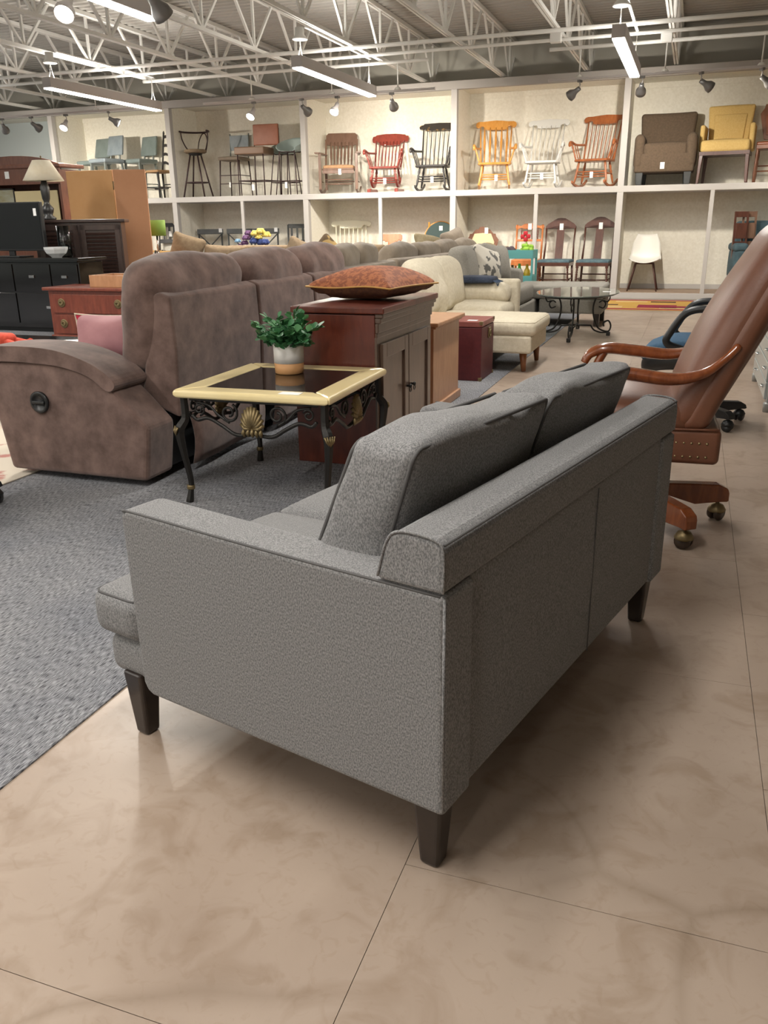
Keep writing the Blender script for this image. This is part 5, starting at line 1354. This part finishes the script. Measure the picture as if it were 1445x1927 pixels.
for k, px_ in enumerate((1394, 1410)):
    p = on_y(px_, 440, 14.0)
    t = thing('folding_chair', 'folded wooden chair leaning upright on the teal armchair, %s' % ('left one' if k == 0 else 'right one'), 'folding chair', (p.x, 13.98+.1*k, ZP+.50), .3, 'folded wooden chairs')
    m_ = W_DARK if k == 0 else W_MISS
    for s in (-1, 1): B().tube([(s*.09, 0, 0), (s*.09+.0, .06, .66)], .018, 4, smooth=False).obj('side_rail', m_, t)
    for z_ in (.2, .62): B().lohi((-.1, .01+z_*.07, z_-.04), (.1, .035+z_*.07, z_+.04)).obj('cross_slat', m_, t, bev=.004)
    B().lohi((-.08, .0, .28), (.08, .03, .5)).obj('seat', m_, t, bev=.004)

# ------------------------------------------------------------------ armchairs on the upper shelf
M_BRCH = mat('brown_chenille', (96, 80, 64), .95, rgb2=(84, 70, 56), scale=40)
M_YEL2 = mat('mustard_upholstery', (204, 170, 102), .9, rgb2=(212, 182, 118), scale=50)
p = on_y(1248, 340, 14.18)
ba = thing('brown_armchair', 'brown chenille armchair with dark block legs on the upper shelf', 'armchair', (p.x, 14.18, ZS), .0)
B().pad((0, .22, .68), (.76, .20, .66), .05, (.0, .03, .01), n=8, fn=lambda q: Vector((q.x*(1+.22*(q.z-.7)), q.y+.12*(q.z-.5), q.z+.12*(q.x**2)*max(0, q.z-.8)*4))).obj('backrest', M_BRCH, ba)
B().pad((0, -.06, .44), (.62, .62, .26), .05, (0, .01, .03), n=6).obj('seat', M_BRCH, ba)
B().pad((0, -.05, .30), (.84, .66, .26), .03, n=4).obj('seat_base', M_BRCH, ba)
for s in (-1, 1): B().pad((s*.365, -.06, .46), (.14, .66, .46), .065, (.01, 0, .02), n=6).obj('arm', M_BRCH, ba)
for (x, y) in ((-.34, -.3), (.34, -.3), (-.32, .26), (.32, .26)): sqleg(ba, x, y, .19, .11, .085, W_CHAR)
ptag(ba, -.02, -.385, .26, .06, .09)
p = on_y(1360, 340, 14.18)
ya = thing('yellow_armchair', 'mustard yellow armchair with slim dark legs on the upper shelf', 'armchair', (p.x, 14.18, ZS), -.10)
B().pad((0, .20, .80), (.60, .11, .56), .03, (0, .015, .005), n=8, fn=lambda q: Vector((q.x*(1+.30*(q.z-.85)), q.y+.14*(q.z-.6), q.z))).obj('backrest', M_YEL2, ya)
B().pad((0, .14, .76), (.44, .04, .40), .018, (0, .012, 0), n=5, fn=lambda q: Vector((q.x*(1+.30*(q.z-.85)), q.y+.14*(q.z-.6), q.z))).obj('back_inset', M_YEL2, ya)
B().pad((0, -.06, .50), (.66, .56, .16), .04, (0, .01, .03), n=6).obj('seat', M_YEL2, ya)
for s in (-1, 1): B().pad((s*.335, .04, .62), (.07, .46, .36), .03, n=5).obj('arm', M_YEL2, ya)
B().lohi((-.34, -.33, .38), (.34, .24, .43)).obj('seat_frame', W_DARK, ya)
for (x, y) in ((-.31, -.29), (.31, -.29), (-.29, .2), (.29, .2)): sqleg(ya, x, y, .40, .055, .035, W_DARK, lean=(.02*(1 if x > 0 else -1), .03*(1 if y > 0 else -1)))
p = on_y(1452, 340, 14.18)
dchair('reddish carved wooden armchair cut by the right picture edge', 0, 14.18, ZS, -.1, W_WAL, 'carved', 1.22, .26, wood('brown_leather_wood', (126, 66, 36), (140, 78, 46)), zs=.52, style='turned', x=p.x+.02, group='chairs on the shelf')

# ------------------------------------------------------------------ bar stools on the upper shelf
M_GVIN = mat('grey_green_vinyl', (124, 136, 134), .45, rgb2=(112, 124, 122), scale=5)
M_GVIN2 = mat('grey_blue_vinyl', (136, 146, 150), .45, rgb2=(120, 130, 136), scale=5)
M_GMET = mat('grey_painted_metal', (128, 134, 130), .4, metal=.3)
def grey_stool(px, Y, m, label, rz=-.25):
    p = on_y(px, 300, Y)
    t = thing('bar_stool', label, 'bar stool', (p.x, Y, ZS), rz, 'grey upholstered bar stools')
    B().pad((0, .0, .66), (.46, .46, .07), .025, (0, 0, .012), n=5).obj('seat', m, t)
    B().pad((0, .22, .94), (.42, .05, .34), .02, (0, .01, 0), n=5, fn=lambda q: Vector((q.x*(1-.25*(q.z-.77)), q.y+.22*(q.z-.77)+.10*(q.x**2)*-2, q.z))).obj('backrest', m, t)
    for s in (-1, 1): B().tube([(s*.12, .2, .62), (s*.12, .225, .85)], .018, 6).obj('back_bracket', M_GMET, t)
    legs4(t, M_GMET, .64, .19, .19, .02, 'sq', splay=.04)
    for s in (-1, 1):
        B().tube([(-.21, s*.21, .22), (.21, s*.21, .22)], .009, 6).obj('footrest', M_GMET, t)
        B().tube([(s*.21, -.21, .26), (s*.21, .21, .26)], .009, 6).obj('footrest', M_GMET, t)
grey_stool(176, 14.36, M_GVIN, 'grey upholstered bar stool, leftmost of three')
grey_stool(200, 14.0, M_GVIN2, 'grey upholstered bar stool, middle of three with paler back')
grey_stool(264, 14.40, M_GVIN, 'grey upholstered bar stool beside the black ladder-back chair')
M_BRNM = mat('dark_brown_metal', (66, 48, 48), .45, metal=.3)
p = on_y(371, 330, 14.15)
sw = thing('swivel_bar_stool', 'brown metal swivel bar stool with hoop back and tan round seat', 'bar stool', (p.x, 14.15, ZS), .1)
B().lathe([(0, .74), (.17, .74), (.20, .755), (.20, .79), (.17, .80), (0, .81)], n=24).obj('seat', M_TAN, sw)
B().lathe([(0, .70), (.06, .70), (.12, .715), (.12, .735), (0, .74)], n=16).obj('swivel_plate', M_BLACKM, sw)
for k in range(4):
    a = PI/4+PI/2*k; B().tube([(.10*math.cos(a), .10*math.sin(a), .71), (.26*math.cos(a)*1.1, .26*math.sin(a), 0)], .014, 8).obj('leg', M_BRNM, sw)
B().tube([(.205*math.cos(2*PI*i/24), .195*math.sin(2*PI*i/24), .25+.0*i) for i in range(24)], .009, 6, closed=True).obj('foot_ring', M_BRNM, sw)
B().tube(arc((0, .0), .26, -.15, PI+.15, 16, 'xy', 1.10), .016, 8).obj('back_rail', M_BRNM, sw)
for s in (-1, 1): B().tube(smooth_path([(s*.14, .1, .76), (s*.20, .05, .85), (s*.25, .02, .98), (s*.255, .0, 1.09)], 4), .011, 6).obj('back_upright', M_BRNM, sw)
B().tube(smooth_path([(-.03, .17, .78), (-.02, .23, .95), (.04, .25, 1.07), (.11, .235, 1.07), (.16, .19, .95), (.15, .13, .78)], 5), .010, 6).obj('hoop', M_BRNM, sw)
p = on_y(443, 330, 14.45)
g2 = thing('metal_bar_stool', 'grey metal bar stool with brown cushion beside the rust leather stool', 'bar stool', (p.x, 14.45, ZS), .0)
M_BRCUSH = mat('taupe_vinyl', (126, 112, 96), .7)
B().pad((0, -.02, .64), (.44, .42, .06), .025, (0, 0, .015), n=5).obj('seat', M_BRCUSH, g2)
for s in (-1, 1): B().tube([(s*.18, .19, .6), (s*.19, .24, 1.08)], .013, 6).obj('back_post', M_GMET, g2)
B().prism([(-.19, .80), (.19, .80), (.19, 1.05), (-.19, 1.05)], .212, .222, 'xz').obj('back_panel', M_GVIN2, g2, bev=.003)
legs4(g2, M_BRNM, .62, .19, .18, .012, 'round', splay=.03)
for z_ in (.22, .36):
    B().tube([(-.21, -.20, z_), (.21, -.20, z_)], .007, 6).obj('footrest', M_BRNM, g2); B().tube([(.205, -.2, z_), (.205, .2, z_)], .007, 6).obj('footrest', M_BRNM, g2)
ptag(g2, .0, -.22, .2, .03, .09)
p = on_y(487, 330, 14.08)
b2 = thing('leather_bar_stool', 'rust leather bar stool with thick square seat on black legs', 'bar stool', (p.x, 14.08, ZS), .05)
M_RUSTL = mat('rust_leather', (150, 92, 68), .5, rgb2=(160, 102, 78), scale=6)
M_BRL = mat('brown_leather_seat', (112, 86, 66), .55)
B().pad((-.05, -.03, .72), (.56, .44, .12), .02, (0, 0, .008), n=4).obj('seat', M_BRL, b2)
B().pad((.08, .22, 1.0), (.48, .05, .34), .018, (0, .008, 0), n=4).obj('backrest', M_RUSTL, b2)
for s in (-1, 1): B().tube([(.08+s*.235, .2, .0), (.08+s*.235, .225, 1.1)], .011, 6).obj('back_leg', M_BRNM, b2)
for s in (-1, 1): B().tube([(-.05+s*.24, -.2, .0), (-.05+s*.24, -.2, .68)], .011, 6).obj('leg', M_BRNM, b2)
for (q0, q1) in (((-.29, -.2, .24), (.19, -.2, .24)), ((.19, -.2, .24), (.315, .2, .24)), ((-.29, -.2, .24), (-.155, .2, .24)), ((-.155, .2, .24), (.315, .2, .24))): B().tube([q0, q1], .009, 6).obj('footrest', M_BRNM, b2)
ptag(b2, -.02, -.215, .13, .05, .1)
M_BUCK = mat('pale_grey_green_plastic', (150, 164, 160), .45)
def bucket(px, Y, label):
    p = on_y(px, 330, Y)
    t = thing('bucket_bar_stool', label, 'bar stool', (p.x, Y, ZS), -.1, 'bucket bar stools')
    def f(u, v):
        a = (u-.5)*PI*1.5
        z_ = .70+.0*v; r = .21
        if v < .45: rr = r*(v/.45); return (rr*math.sin(a), rr*math.cos(a)*.95, .69+.015*(v/.45)**2)
        k = (v-.45)/.55; top = .20*max(0, math.cos(a*.62))**1.2+.02
        return ((r+.035*k)*math.sin(a), (r+.05*k)*math.cos(a)*.95, .705+top*k)
    B().grid(f, 20, 12).obj('bucket_seat', M_BUCK, t, solid=.014)
    for sx in (-1, 1):
        for sy in (-1, 1): B().tube(smooth_path([(0, sy*.02, .685), (sx*.12, sy*.1, .68), (sx*.15, sy*.13, .64), (sx*.21, sy*.19, 0)], 3), .009, 6).obj('leg', M_BRNM, t)
    for s in (-1, 1):
        B().tube([(-.19, s*.17, .22), (.19, s*.17, .22)], .007, 6).obj('footrest', M_BRNM, t); B().tube([(s*.19, -.17, .22), (s*.19, .17, .22)], .007, 6).obj('footrest', M_BRNM, t)
    return t
bucket(537, 14.47, 'pale grey bucket bar stool, rear one beside the post')
b_ = bucket(549, 14.05, 'pale grey bucket bar stool with tag, front one beside the post'); ptag(b_, .0, -.2, .15, .05, .1)
